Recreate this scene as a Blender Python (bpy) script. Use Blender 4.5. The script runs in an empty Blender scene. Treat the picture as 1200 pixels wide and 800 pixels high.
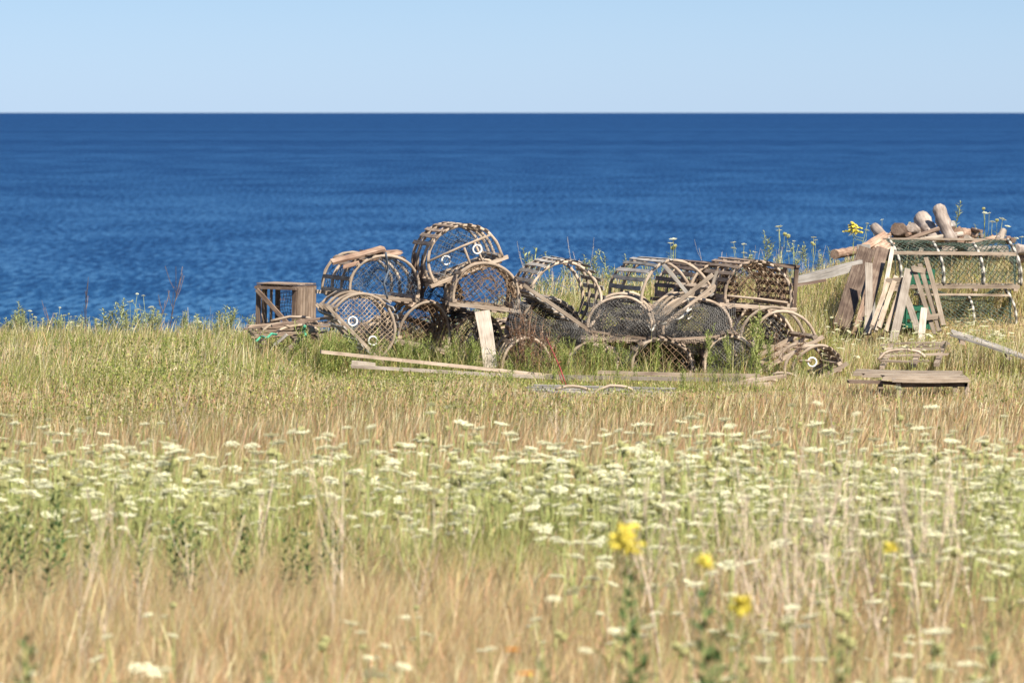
import bpy, math, random
import numpy as np
from mathutils import Vector, Matrix

# ------------------------------------------------------------------ camera, sky, sun
R = math.radians
scene = bpy.context.scene
C = scene.collection
FPX = 6500.0                       # focal length in pixels of a 1200 px wide frame
CAM_H = 1.85
PITCH = math.atan(268.0 / FPX)
cam_d = bpy.data.cameras.new('camera')
cam = bpy.data.objects.new('camera', cam_d)
C.objects.link(cam)
cam_d.sensor_width = 36
cam_d.lens = 36 * FPX / 1200
cam_d.clip_start = 0.5
cam_d.clip_end = 200000
cam.location = (0, 0, CAM_H)
cam.rotation_euler = (R(90) - PITCH, 0, 0)
cam_d.dof.use_dof = True
cam_d.dof.focus_distance = 39.2
cam_d.dof.aperture_fstop = 8.0
scene.camera = cam

SUN_EL, SUN_AZ = 48, 143           # azimuth clockwise from +Y (the view direction)
world = bpy.data.worlds.new('World')
scene.world = world
world.use_nodes = True
wn = world.node_tree
bg = wn.nodes['Background']
sky = wn.nodes.new('ShaderNodeTexSky')
sky.sky_type = 'NISHITA'
sky.sun_disc = False
sky.sun_elevation = R(SUN_EL)
sky.sun_rotation = R(SUN_AZ)
sky.altitude = 0
sky.air_density = 1.0
sky.dust_density = 0.3
sky.ozone_density = 4.0
# the lowest part of the sky is a clear pale blue, as over open sea on a dry day
tcw = wn.nodes.new('ShaderNodeTexCoord'); sx_ = wn.nodes.new('ShaderNodeSeparateXYZ')
rw_ = wn.nodes.new('ShaderNodeValToRGB'); mw_ = wn.nodes.new('ShaderNodeMix')
mw_.data_type = 'RGBA'; mw_.blend_type = 'MULTIPLY'; mw_.inputs[0].default_value = 1
rw_.color_ramp.elements[0].position = 0.0; rw_.color_ramp.elements[0].color = (.58, .77, 1.25, 1)
rw_.color_ramp.elements[1].position = 0.35; rw_.color_ramp.elements[1].color = (.85, .85, .85, 1)
e_ = rw_.color_ramp.elements.new(0.022); e_.color = (.48, .645, 1.03, 1)
wn.links.new(tcw.outputs['Generated'], sx_.inputs[0]); wn.links.new(sx_.outputs['Z'], rw_.inputs[0])
wn.links.new(sky.outputs[0], mw_.inputs[6]); wn.links.new(rw_.outputs[0], mw_.inputs[7])
wn.links.new(mw_.outputs[2], bg.inputs['Color'])
bg.inputs['Strength'].default_value = 0.08

sd = bpy.data.lights.new('sun', 'SUN')
sd.energy = 5.0
sd.angle = R(0.53)
sd.color = (1.0, 0.935, 0.80)
sun = bpy.data.objects.new('sun', sd)
C.objects.link(sun)
sv = Vector((math.sin(R(SUN_AZ)) * math.cos(R(SUN_EL)), math.cos(R(SUN_AZ)) * math.cos(R(SUN_EL)), math.sin(R(SUN_EL))))
sun.rotation_euler = sv.to_track_quat('Z', 'Y').to_euler()

vs = scene.view_settings
vs.view_transform = 'Standard'
vs.look = 'None'
vs.gamma = 1
vs.exposure = 0.9
vs.use_curve_mapping = False
scene.cycles.max_bounces = 6
scene.cycles.transparent_max_bounces = 6

rng = random.Random(11)
nr = np.random.RandomState(7)

# ------------------------------------------------------------------ helpers
def at(px, py, Y):
    """world point at depth Y seen at pixel (px, py) of the 1200x800 frame"""
    u, v = (px - 600) / FPX, -(py - 400) / FPX
    c, s = math.cos(PITCH), math.sin(PITCH)
    d = Vector((u, c + v * s, -s + v * c))
    return Vector((0, 0, CAM_H)) + d * (Y / d.y)

def smooth(a, b, x):
    t = np.clip((x - a) / (b - a), 0, 1)
    return t * t * (3 - 2 * t)

_perm = np.random.RandomState(3).rand(256, 256)
def vnoise(x, y):
    xi, yi = np.floor(x).astype(int), np.floor(y).astype(int)
    fx, fy = x - xi, y - yi
    fx, fy = fx * fx * (3 - 2 * fx), fy * fy * (3 - 2 * fy)
    a = _perm[xi % 256, yi % 256]; b = _perm[(xi + 1) % 256, yi % 256]
    c = _perm[xi % 256, (yi + 1) % 256]; d = _perm[(xi + 1) % 256, (yi + 1) % 256]
    return (a * (1 - fx) + b * fx) * (1 - fy) + (c * (1 - fx) + d * fx) * fy

def crest(x):
    return 44.6 + 0.3 * np.sin(x * 0.9 + 1) + 1.6 * smooth(-1, 1.5, x)

def ground(x, y):
    x = np.asarray(x, float); y = np.asarray(y, float)
    z = 0.06 * (vnoise(x * 0.5 + 40, y * 0.35 + 9) - 0.5) + 0.05 * (vnoise(x * 1.7 + 4, y * 1.3 + 90) - 0.5)
    z *= 1 - .75 * smooth(31, 34, y) * smooth(41.5, 39.5, y)
    z += 0.31 * smooth(-0.9, 0.7, x) * smooth(40.3, 44.5, y)
    z += 0.26 * smooth(1.6, 3.0, x) * smooth(40.5, 44.0, y)
    e = crest(x)
    z -= 9.6 * smooth(0, 9, y - e) + 0.25 * smooth(-1.0, 1.0, y - e)
    return z

def gz(x, y):
    return float(ground(x, y))

def tag(o, label=None, cat=None, group=None, kind=None):
    if label: o['label'] = label
    if cat: o['category'] = cat
    if group: o['group'] = group
    if kind: o['kind'] = kind
    return o

def empty(name, label, cat, group=None, loc=(0, 0, 0)):
    o = bpy.data.objects.new(name, None)
    o.empty_display_size = 0.1
    C.objects.link(o)
    o.location = loc
    return tag(o, label, cat, group)

class MB:
    """collects tubes, bars and blades into one mesh, with a tone and grain coordinates per vertex"""
    def __init__(self):
        self.v, self.f, self.t, self.g = [], [], [], []
    def add(self, vs_, fs_, tone=1.0, grain=None):
        b = len(self.v)
        self.v += [tuple(p) for p in vs_]
        self.f += [tuple(i + b for i in q) for q in fs_]
        self.t += [tone] * len(vs_) if not isinstance(tone, list) else tone
        self.g += grain if grain else [(p[0], p[1], p[2]) for p in vs_]
    def bar(self, a, b, w, t, up=(0, 0, 1), tone=None, taper=1.0, warp=0.0, n=1, rag=0.0):
        a, b = Vector(a), Vector(b)
        d = b - a
        L = d.length
        if L < 1e-6: return
        d /= L
        u = Vector(up)
        s = d.cross(u)
        if s.length < 1e-4: s = d.cross(Vector((1, 0, 0)))
        s.normalize()
        u = s.cross(d).normalized()
        tone = rng.uniform(0.55, 1.2) if tone is None else tone
        off = rng.uniform(0, 50)
        n = max(n, 1)
        vs_, gr = [], []
        wx, wy = rng.uniform(-warp, warp), rng.uniform(-warp, warp)
        for i in range(n + 1):
            k = i / n
            p = a + d * (L * k) + (s * wx + u * wy) * math.sin(k * math.pi)
            ww = w * (1 + (taper - 1) * k) * (1 + (rng.uniform(-.06, .06) if n > 1 else 0))
            for j, (sx, sy) in enumerate(((-1, -1), (1, -1), (1, 1), (-1, 1))):
                r = d * (rng.uniform(-rag, rag) if i in (0, n) else 0)
                vs_.append(p + s * (sx * ww / 2) + u * (sy * t / 2) + r)
                gr.append((off + L * k, sx * ww / 2 + off, sy * t / 2))
        fs_ = [(3, 2, 1, 0), (4 * n, 4 * n + 1, 4 * n + 2, 4 * n + 3)]
        for i in range(n):
            for j in range(4):
                q = 4 * i
                fs_.append((q + j, q + (j + 1) % 4, q + 4 + (j + 1) % 4, q + 4 + j))
        self.add(vs_, fs_, tone, gr)
    def tube(self, pts, rad, n=6, tone=None, closed=False, cap=True, flat=1.0, tones=None, rough=0.0):
        pts = [Vector(p) for p in pts]
        m = len(pts)
        if m < 2: return
        if not hasattr(rad, '__len__'): rad = [rad] * m
        tone = rng.uniform(0.8, 1.15) if tone is None else tone
        off = rng.uniform(0, 50)
        vs_, gr, tl = [], [], []
        prev = None
        s_len = 0
        for i, p in enumerate(pts):
            if closed: d = pts[(i + 1) % m] - pts[i - 1]
            else: d = pts[min(i + 1, m - 1)] - pts[max(i - 1, 0)]
            if d.length < 1e-9: d = Vector((0, 0, 1))
            d.normalize()
            if prev is None:
                a = Vector((0, 0, 1)) if abs(d.z) < 0.9 else Vector((1, 0, 0))
                u = d.cross(a).normalized()
            else:
                u = (prev - d * prev.dot(d))
                u = u.normalized() if u.length > 1e-6 else d.orthogonal().normalized()
            prev = u
            w = d.cross(u)
            if i: s_len += (p - pts[i - 1]).length
            for j in range(n):
                a = 2 * math.pi * j / n
                r = rad[i] * (1 + (rng.uniform(-rough, rough) if rough else 0))
                vs_.append(p + u * (math.cos(a) * r) + w * (math.sin(a) * r * flat))
                gr.append((off + s_len, math.cos(a) * r + off, math.sin(a) * r))
                tl.append(tones[i] if tones else tone)
        fs_ = []
        rings = m if closed else m - 1
        for i in range(rings):
            for j in range(n):
                i2 = (i + 1) % m
                fs_.append((i * n + j, i * n + (j + 1) % n, i2 * n + (j + 1) % n, i2 * n + j))
        if cap and not closed:
            fs_.append(tuple(range(n - 1, -1, -1)))
            fs_.append(tuple((m - 1) * n + j for j in range(n)))
        self.add(vs_, fs_, tl, gr)
    def build(self, name, mat, parent=None, smooth_=False):
        me = bpy.data.meshes.new(name)
        me.from_pydata(self.v, [], self.f)
        a = me.attributes.new('tone', 'FLOAT', 'POINT')
        a.data.foreach_set('value', np.array(self.t, dtype=np.float32))
        g = me.attributes.new('grain', 'FLOAT_VECTOR', 'POINT')
        g.data.foreach_set('vector', np.array(self.g, dtype=np.float32).ravel())
        me.materials.append(mat)
        if smooth_: me.polygons.foreach_set('use_smooth', [True] * len(me.polygons))
        o = bpy.data.objects.new(name, me)
        C.objects.link(o)
        if parent: o.parent = parent
        return o

# ------------------------------------------------------------------ materials
def newmat(name):
    m = bpy.data.materials.new(name)
    m.use_nodes = True
    nt = m.node_tree
    nt.nodes.clear()
    out = nt.nodes.new('ShaderNodeOutputMaterial')
    return m, nt, out

def N(nt, t, **kw):
    n = nt.nodes.new(t)
    for k, v in kw.items(): setattr(n, k, v)
    return n

def ramp(nt, stops):
    r = nt.nodes.new('ShaderNodeValToRGB')
    e = r.color_ramp.elements
    while len(e) > 1: e.remove(e[0])
    e[0].position, e[0].color = stops[0][0], (*stops[0][1], 1)
    for p, c in stops[1:]:
        q = e.new(p); q.color = (*c, 1)
    return r

def wood_mat(name, dark, mid, light, rough=0.85, scl=(6, 160, 160), bump=0.5, tint=None):
    m, nt, out = newmat(name)
    L = nt.links.new
    at_ = N(nt, 'ShaderNodeAttribute', attribute_name='grain')
    mp = N(nt, 'ShaderNodeMapping'); mp.inputs['Scale'].default_value = scl
    L(at_.outputs['Vector'], mp.inputs['Vector'])
    n1 = N(nt, 'ShaderNodeTexNoise'); n1.inputs['Scale'].default_value = 1; n1.inputs['Detail'].default_value = 4
    L(mp.outputs[0], n1.inputs['Vector'])
    n2 = N(nt, 'ShaderNodeTexNoise'); n2.inputs['Scale'].default_value = 9; n2.inputs['Detail'].default_value = 3
    L(at_.outputs['Vector'], n2.inputs['Vector'])
    mx = N(nt, 'ShaderNodeMix', data_type='FLOAT'); mx.inputs[0].default_value = 0.45
    L(n1.outputs['Fac'], mx.inputs[2]); L(n2.outputs['Fac'], mx.inputs[3])
    rp = ramp(nt, [(0.30, dark), (0.48, mid), (0.68, light)])
    L(mx.outputs[0], rp.inputs[0])
    tn = N(nt, 'ShaderNodeAttribute', attribute_name='tone')
    vm = N(nt, 'ShaderNodeVectorMath', operation='SCALE')
    L(rp.outputs[0], vm.inputs[0]); L(tn.outputs['Fac'], vm.inputs['Scale'])
    b = N(nt, 'ShaderNodeBsdfPrincipled')
    b.inputs['Roughness'].default_value = rough
    b.inputs['Specular IOR Level'].default_value = 0.25
    L(vm.outputs[0], b.inputs['Base Color'])
    bp = N(nt, 'ShaderNodeBump'); bp.inputs['Strength'].default_value = bump; bp.inputs['Distance'].default_value = 0.004
    L(mx.outputs[0], bp.inputs['Height']); L(bp.outputs[0], b.inputs['Normal'])
    L(b.outputs[0], out.inputs[0])
    return m

def plain_mat(name, col, rough=0.6, var=0.25, scale=30, trans=0.0):
    m, nt, out = newmat(name)
    L = nt.links.new
    tc = N(nt, 'ShaderNodeTexCoord')
    n1 = N(nt, 'ShaderNodeTexNoise'); n1.inputs['Scale'].default_value = scale
    L(tc.outputs['Object'], n1.inputs['Vector'])
    rp = ramp(nt, [(0.3, [c * (1 - var) for c in col]), (0.7, [min(1, c * (1 + var)) for c in col])])
    L(n1.outputs['Fac'], rp.inputs[0])
    tn = N(nt, 'ShaderNodeAttribute', attribute_name='tone')
    vm = N(nt, 'ShaderNodeVectorMath', operation='SCALE')
    L(rp.outputs[0], vm.inputs[0]); L(tn.outputs['Fac'], vm.inputs['Scale'])
    b = N(nt, 'ShaderNodeBsdfPrincipled')
    b.inputs['Roughness'].default_value = rough
    b.inputs['Specular IOR Level'].default_value = 0.3
    L(vm.outputs[0], b.inputs['Base Color'])
    if trans:
        tr = N(nt, 'ShaderNodeBsdfTranslucent')
        L(vm.outputs[0], tr.inputs['Color'])
        ms = N(nt, 'ShaderNodeMixShader'); ms.inputs[0].default_value = trans
        L(b.outputs[0], ms.inputs[1]); L(tr.outputs[0], ms.inputs[2]); L(ms.outputs[0], out.inputs[0])
    else:
        L(b.outputs[0], out.inputs[0])
    return m

M = {}
M['bow'] = wood_mat('weathered_bow_wood', (.15, .105, .075), (.36, .275, .205), (.54, .44, .345))
M['lath'] = wood_mat('weathered_lath_wood', (.09, .062, .045), (.26, .185, .135), (.48, .37, .28))
M['grey'] = wood_mat('grey_weathered_wood', (.12, .105, .095), (.30, .27, .24), (.50, .46, .42))
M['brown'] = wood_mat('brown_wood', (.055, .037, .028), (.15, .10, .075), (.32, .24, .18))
M['pale'] = wood_mat('sun_bleached_wood', (.19, .145, .11), (.36, .30, .245), (.50, .43, .36))
M['fresh'] = wood_mat('yellowish_lath_wood', (.17, .125, .09), (.31, .24, .18), (.45, .37, .285))
M['log'] = wood_mat('driftwood_bark', (.13, .10, .085), (.28, .225, .19), (.44, .37, .32), scl=(8, 50, 50), bump=0.9)
M['red'] = wood_mat('reddish_wood', (.10, .055, .04), (.27, .17, .12), (.48, .36, .27))
M['tarnet'] = plain_mat('tarred_twine', (.12, .112, .105), 0.8, .5)
M['bluenet'] = plain_mat('grey_blue_twine', (.10, .12, .15), 0.8, .4)
M['brownnet'] = plain_mat('brown_twine', (.20, .13, .08), 0.85, .4)
M['tannet'] = plain_mat('tan_twine', (.42, .31, .21), 0.85, .3)
M['greennet'] = plain_mat('green_twine', (.075, .105, .08), 0.75, .4)
M['white'] = plain_mat('white_plastic', (.74, .72, .68), 0.45, .1)
M['rope'] = plain_mat('rope', (.46, .42, .36), 0.8, .3, 80)
M['greenrope'] = plain_mat('green_rope', (.05, .28, .18), 0.7, .3)
M['greenplastic'] = plain_mat('green_plastic', (.025, .12, .07), 0.45, .25, 12)
M['stemgreen'] = plain_mat('green_stem', (.34, .36, .13), 0.7, .3)
M['leafgreen'] = plain_mat('leaf_green', (.24, .29, .07), 0.55, .35, 20, trans=.3)
M['leafdark'] = plain_mat('dark_leaf', (.045, .095, .025), 0.5, .35, 20, trans=.25)
M['leafpale'] = plain_mat('pale_leaf', (.33, .35, .17), 0.6, .3, 20, trans=.3)
M['leafrust'] = plain_mat('rusty_leaf', (.24, .11, .05), 0.7, .35, 20, trans=.25)
M['redstem'] = plain_mat('red_stem', (.32, .06, .05), 0.6, .2)
M['drystem'] = plain_mat('dry_stem', (.58, .46, .34), 0.8, .25)
M['deadstem'] = plain_mat('dead_brown_stem', (.20, .13, .09), 0.8, .3)
M['umbel'] = plain_mat('white_umbel', (.85, .83, .60), 0.7, .05, 60, trans=.35)
M['umbelgreen'] = plain_mat('green_umbel', (.48, .46, .20), 0.7, .2, 60, trans=.2)
M['golden'] = plain_mat('golden_flower', (.74, .62, .10), 0.6, .2, 40, trans=.15)
M['orange'] = plain_mat('orange_flower', (.80, .30, .02), 0.6, .15, 40, trans=.15)

def grass_mat():
    m, nt, out = newmat('grass_blades')
    L = nt.links.new
    a = N(nt, 'ShaderNodeAttribute', attribute_name='Col')
    d = N(nt, 'ShaderNodeBsdfDiffuse'); t = N(nt, 'ShaderNodeBsdfTranslucent')
    L(a.outputs['Color'], d.inputs['Color']); L(a.outputs['Color'], t.inputs['Color'])
    ms = N(nt, 'ShaderNodeMixShader'); ms.inputs[0].default_value = 0.33
    L(d.outputs[0], ms.inputs[1]); L(t.outputs[0], ms.inputs[2]); L(ms.outputs[0], out.inputs[0])
    return m
M['grass'] = grass_mat()

def ground_mat():
    m, nt, out = newmat('meadow_soil')
    L = nt.links.new
    tc = N(nt, 'ShaderNodeTexCoord')
    n1 = N(nt, 'ShaderNodeTexNoise'); n1.inputs['Scale'].default_value = 1.5; n1.inputs['Detail'].default_value = 8
    n2 = N(nt, 'ShaderNodeTexNoise'); n2.inputs['Scale'].default_value = 45; n2.inputs['Detail'].default_value = 4
    L(tc.outputs['Object'], n1.inputs['Vector']); L(tc.outputs['Object'], n2.inputs['Vector'])
    mx = N(nt, 'ShaderNodeMix', data_type='FLOAT'); mx.inputs[0].default_value = 0.5
    L(n1.outputs['Fac'], mx.inputs[2]); L(n2.outputs['Fac'], mx.inputs[3])
    rp = ramp(nt, [(.35, (.12, .08, .045)), (.5, (.28, .20, .11)), (.65, (.42, .33, .18))])
    L(mx.outputs[0], rp.inputs[0])
    b = N(nt, 'ShaderNodeBsdfPrincipled'); b.inputs['Roughness'].default_value = 1; b.inputs['Specular IOR Level'].default_value = .1
    L(rp.outputs[0], b.inputs['Base Color'])
    bp = N(nt, 'ShaderNodeBump'); bp.inputs['Distance'].default_value = .03
    L(n2.outputs['Fac'], bp.inputs['Height']); L(bp.outputs[0], b.inputs['Normal'])
    L(b.outputs[0], out.inputs[0])
    return m

def sea_mat():
    m, nt, out = newmat('sea_water')
    L = nt.links.new
    tc = N(nt, 'ShaderNodeTexCoord')
    def noise(scale, detail, sc=(1, 1, 1), dist=0.0):
        mp = N(nt, 'ShaderNodeMapping'); mp.inputs['Scale'].default_value = sc
        L(tc.outputs['Object'], mp.inputs['Vector'])
        n = N(nt, 'ShaderNodeTexNoise'); n.inputs['Scale'].default_value = scale; n.inputs['Detail'].default_value = detail
        n.inputs['Distortion'].default_value = dist
        L(mp.outputs[0], n.inputs['Vector'])
        return n
    chop = noise(1.0, 4, (1.9, .22, 1))
    fine = noise(1.0, 3, (5.0, .7, 1))
    swell = noise(.10, 3, (1, .3, 1))
    band = noise(.003, 4, (.12, 1, 1))
    def mth(op, a, b_):
        m_ = N(nt, 'ShaderNodeMath', operation=op)
        for k_, v_ in enumerate((a, b_)):
            if isinstance(v_, float): m_.inputs[k_].default_value = v_
            else: L(v_, m_.inputs[k_])
        return m_.outputs[0]
    wav = mth('ADD', mth('ADD', mth('MULTIPLY', chop.outputs['Fac'], .50), mth('MULTIPLY', fine.outputs['Fac'], .30)), mth('MULTIPLY', swell.outputs['Fac'], .20))
    bp = N(nt, 'ShaderNodeBump'); bp.inputs['Strength'].default_value = 1.0; bp.inputs['Distance'].default_value = 0.5
    L(wav, bp.inputs['Height'])
    mix_ = mth('ADD', mth('MULTIPLY', wav, .85), mth('MULTIPLY', band.outputs['Fac'], .15))
    rp0 = ramp(nt, [(.44, (.0045, .030, .098)), (.50, (.010, .055, .153)), (.555, (.037, .110, .235))])  # sky reflection painted into the colour: pale crests, dark troughs of water body
    L(mix_, rp0.inputs[0])
    # water colour grows darker further from the shore
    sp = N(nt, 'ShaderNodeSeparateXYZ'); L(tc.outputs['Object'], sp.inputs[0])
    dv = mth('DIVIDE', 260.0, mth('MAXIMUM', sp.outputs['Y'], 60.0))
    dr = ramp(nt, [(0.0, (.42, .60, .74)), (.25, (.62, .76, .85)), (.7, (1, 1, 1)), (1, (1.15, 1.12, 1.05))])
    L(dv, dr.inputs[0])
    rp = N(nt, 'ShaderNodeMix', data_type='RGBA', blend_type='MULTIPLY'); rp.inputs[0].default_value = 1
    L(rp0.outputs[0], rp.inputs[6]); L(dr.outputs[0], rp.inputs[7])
    # choppy water facing the viewer: mostly the painted ripple colour, a little sky truly reflected by the facets
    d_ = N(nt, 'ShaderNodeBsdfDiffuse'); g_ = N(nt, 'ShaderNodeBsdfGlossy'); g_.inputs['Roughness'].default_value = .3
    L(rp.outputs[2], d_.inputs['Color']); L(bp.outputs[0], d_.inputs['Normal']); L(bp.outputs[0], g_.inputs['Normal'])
    ms = N(nt, 'ShaderNodeMixShader'); ms.inputs[0].default_value = .055
    L(d_.outputs[0], ms.inputs[1]); L(g_.outputs[0], ms.inputs[2]); L(ms.outputs[0], out.inputs[0])
    return m

# ------------------------------------------------------------------ the setting: ground and sea
def np_mesh(name, V, F, mat, col=None, smooth_=False):
    """V (n,3), F list of (m,k) index arrays"""
    me = bpy.data.meshes.new(name)
    me.vertices.add(len(V)); me.vertices.foreach_set('co', V.astype(np.float32).ravel())
    loops = np.concatenate([f.ravel() for f in F]).astype(np.int32)
    tot = np.concatenate([np.full(len(f), f.shape[1]) for f in F]).astype(np.int32)
    start = np.concatenate([[0], np.cumsum(tot)[:-1]]).astype(np.int32)
    me.loops.add(len(loops)); me.loops.foreach_set('vertex_index', loops)
    me.polygons.add(len(tot)); me.polygons.foreach_set('loop_start', start)
    try: me.polygons.foreach_set('loop_total', tot)
    except Exception: pass
    if smooth_: me.polygons.foreach_set('use_smooth', np.ones(len(tot), bool))
    me.update(calc_edges=True)
    if col is not None:
        a = me.attributes.new('Col', 'FLOAT_COLOR', 'POINT')
        c = np.ones((len(V), 4), np.float32); c[:, :3] = col
        a.data.foreach_set('color', c.ravel())
    me.materials.append(mat)
    o = bpy.data.objects.new(name, me)
    C.objects.link(o)
    return o

xs = np.concatenate([np.linspace(-120, -9, 28)[:-1], np.linspace(-9, 9, 181), np.linspace(9, 120, 28)[1:]])
ys = np.concatenate([np.linspace(-60, 5, 14)[:-1], np.linspace(5, 60, 276), [70, 90]])
X, Y = np.meshgrid(xs, ys)
Z = ground(X, Y)
V = np.stack([X, Y, Z], -1).reshape(-1, 3)
nx, ny = len(xs), len(ys)
i, j = np.meshgrid(np.arange(nx - 1), np.arange(ny - 1))
q = (j * nx + i).ravel()
F = np.stack([q, q + 1, q + nx + 1, q + nx], -1)
tag(np_mesh('ground', V, [F], ground_mat(), smooth_=True), kind='structure')

SEA = -8.0
sr = [30, 80, 200, 500, 1500, 5000, 20000, 150000]
V, F = [], []
na = 64
for r in sr:
    for k in range(na): V.append((r * math.cos(2 * math.pi * k / na), r * math.sin(2 * math.pi * k / na), SEA))
for a in range(len(sr) - 1):
    for k in range(na): F.append((a * na + k, (a + 1) * na + k, (a + 1) * na + (k + 1) % na, a * na + (k + 1) % na))
tag(np_mesh('sea', np.array(V), [np.array(F)], sea_mat()), kind='structure')

# ------------------------------------------------------------------ grass
def blades(name, x, y, h, w, col, lean, prof, wind=0.12, label=None, hcol=None):
    n = len(x)
    z = ground(x, y) - 0.01
    th = nr.rand(n) * 2 * np.pi
    fd = nr.rand(n) * np.pi
    lx = np.cos(th) * lean + wind; ly = np.sin(th) * lean
    m = len(prof)                              # levels incl. tip
    ts = np.linspace(0, 1, m)
    V = np.zeros((n, 2 * m - 1, 3), np.float32)
    Cc = np.zeros((n, 2 * m - 1, 3), np.float32)
    px, py = np.cos(fd), np.sin(fd)
    for k, t in enumerate(ts):
        cx = x + lx * h * t * t; cy = y + ly * h * t * t
        cz = z + h * (t - 0.35 * (lx * lx + ly * ly) * t * t)
        c_ = col if (hcol is None or k < m - 2) else hcol
        if k < m - 1:
            ww = w * prof[k] / 2
            V[:, 2 * k] = np.stack([cx - px * ww, cy - py * ww, cz], -1)
            V[:, 2 * k + 1] = np.stack([cx + px * ww, cy + py * ww, cz], -1)
            Cc[:, 2 * k] = Cc[:, 2 * k + 1] = c_
        else:
            V[:, 2 * k] = np.stack([cx, cy, cz], -1)
            Cc[:, 2 * k] = c_
    b = (np.arange(n) * (2 * m - 1))[:, None]
    quads = np.concatenate([b + np.array([[2 * k, 2 * k + 1, 2 * k + 3, 2 * k + 2]]) for k in range(m - 2)], 0)
    k = m - 2
    tris = b + np.array([[2 * k, 2 * k + 1, 2 * k + 2]])
    o = np_mesh(name, V.reshape(-1, 3), [quads, tris], M['grass'], Cc.reshape(-1, 3))
    return tag(o, label, 'grass', None, 'stuff')

def scatter(n, y0, y1, margin=0.8):
    y = y0 + (y1 - y0) * nr.rand(n * 2)
    half = y * 600 / FPX + margin
    hm = y1 * 600 / FPX + margin
    keep = nr.rand(n * 2) < half / hm
    y, half = y[keep], half[keep]
    x = (nr.rand(len(y)) * 2 - 1) * half
    return x, y

TAN = np.array([.54, .43, .23]); PINK = np.array([.56, .37, .21]); STRAW = np.array([.68, .59, .36])
OLIVE = np.array([.25, .25, .075]); GREEN = np.array([.16, .21, .05]); LIME = np.array([.42, .43, .13]); RUST = np.array([.38, .22, .11])

def mixcol(ws, cols):
    """pick one of cols per blade with weights ws (k, n)"""
    ws = np.stack(ws); ws = ws / ws.sum(0)
    cs = np.cumsum(ws, 0)
    r = nr.rand(ws.shape[1])
    idx = np.minimum((r[None] > cs).sum(0), len(cols) - 1)
    c = np.array(cols)[idx]
    return np.clip(c * nr.uniform(.72, 1.25, (len(c), 1)) * (1 + nr.uniform(-.08, .08, (len(c), 3))), 0.01, .85)

def front_cap(x, y):
    """the grass stays short in front of the traps and thins out towards the edge of the land"""
    ang = x / y * FPX + 600
    lim = 388 + 60 * smooth(270, 390, ang) + 14 * smooth(560, 640, ang) + 12 * smooth(960, 1000, ang)
    lim = np.where(y > 37.8, 400 + 38 * smooth(300, 380, ang) * smooth(41, 40, y), lim)
    lim = np.where((y > 41) | ((y > 38.5) & (ang > 985)), 382 - 62 * smooth(480, 660, ang) - 24 * smooth(930, 1020, ang), lim)
    lim = np.where((y > 38.5) & (y < 42.3) & (ang > 985), 392, lim)
    cap = CAM_H - (lim - 132) * y / FPX - ground(x, y)
    return np.where(y > 29, np.maximum(cap, .06 + .05 * (y < 37.2) - .045 * ((y < 37.2) & (y > 34) & (ang > 600) & (ang < 930))), 9.0)

one = lambda a, v=1.0: np.full(len(a), v)

# foreground fine tan grass, 9 - 20 m
x, y = scatter(120000, 8.5, 19.8)
f = vnoise(x * 1.1 + 5, y * .8); g = vnoise(x * .5 + 70, y * .35 + 33)
bare = smooth(.42, .22, vnoise(x * .8 + 11, y * .55 + 3)) * smooth(0, -.9, x)
k = nr.rand(len(x)) > bare * .9
x, y, f, g = x[k], y[k], f[k], g[k]
gr = smooth(.45, .75, f) * .9 + smooth(-.2, 1.2, x) * smooth(16.5, 14, y) * .8
c = mixcol([one(x, 1.0), one(x, 1.5), .4 + .5 * g, .12 + .9 * gr, .06 + .7 * gr], [TAN, PINK, STRAW, OLIVE, LIME])
blades('fine_dry_grass', x, y, nr.uniform(.12, .29, len(x)) * (.75 + .5 * g), nr.uniform(.0020, .0036, len(x)), c, nr.uniform(.05, .65, len(x)), [1, .8, .5, 0],
       label='fine pinkish tan dry grass covering the foreground of the meadow')

x, y = scatter(45000, 17.3, 20.4)
f = vnoise(x * 1.3 + 25, y * .9 + 3)
c = mixcol([one(x, 1.0), one(x, 1.4), one(x, .7), .1 + .25 * f], [TAN, PINK, STRAW, LIME])
blades('tall_tan_grass', x, y, nr.uniform(.16, .36, len(x)) * (.75 + .4 * f), nr.uniform(.0022, .0038, len(x)), c, nr.uniform(.05, .5, len(x)), [1, .8, .5, 0],
       label='taller pinkish tan grass just in front of the white flower band')

# tan seed stalks in the foreground and flower band
x, y = scatter(26000, 10, 25)
f = vnoise(x * .9 + 50, y * .7 + 20)
c = mixcol([one(x), one(x, .8), one(x, .6)], [TAN, PINK, STRAW])
blades('seed_grass', x, y, nr.uniform(.15, .34, len(x)) * (.7 + .5 * f), nr.uniform(.003, .006, len(x)), c, nr.uniform(.05, .4, len(x)), [.35, .3, .28, 1, .9, 0],
       label='thin tan grass stalks with seed heads through the flower band')

# flower band undergrowth, 18.5 - 25 m: greener
x, y = scatter(60000, 19.6, 25.5)
f = vnoise(x * .8 + 15, y * .5 + 8)
c = mixcol([.7 + 0 * x, .4 + f, .8 + 1.2 * f, .7 + 0 * x, .2 + 0 * x], [TAN, OLIVE, LIME, STRAW, GREEN])
blades('flower_band_grass', x, y, nr.uniform(.14, .36, len(x)), nr.uniform(.0028, .005, len(x)), c, nr.uniform(.05, .7, len(x)), [1, .8, .5, 0],
       label='pale green and straw grass growing between the white flowers')

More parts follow.
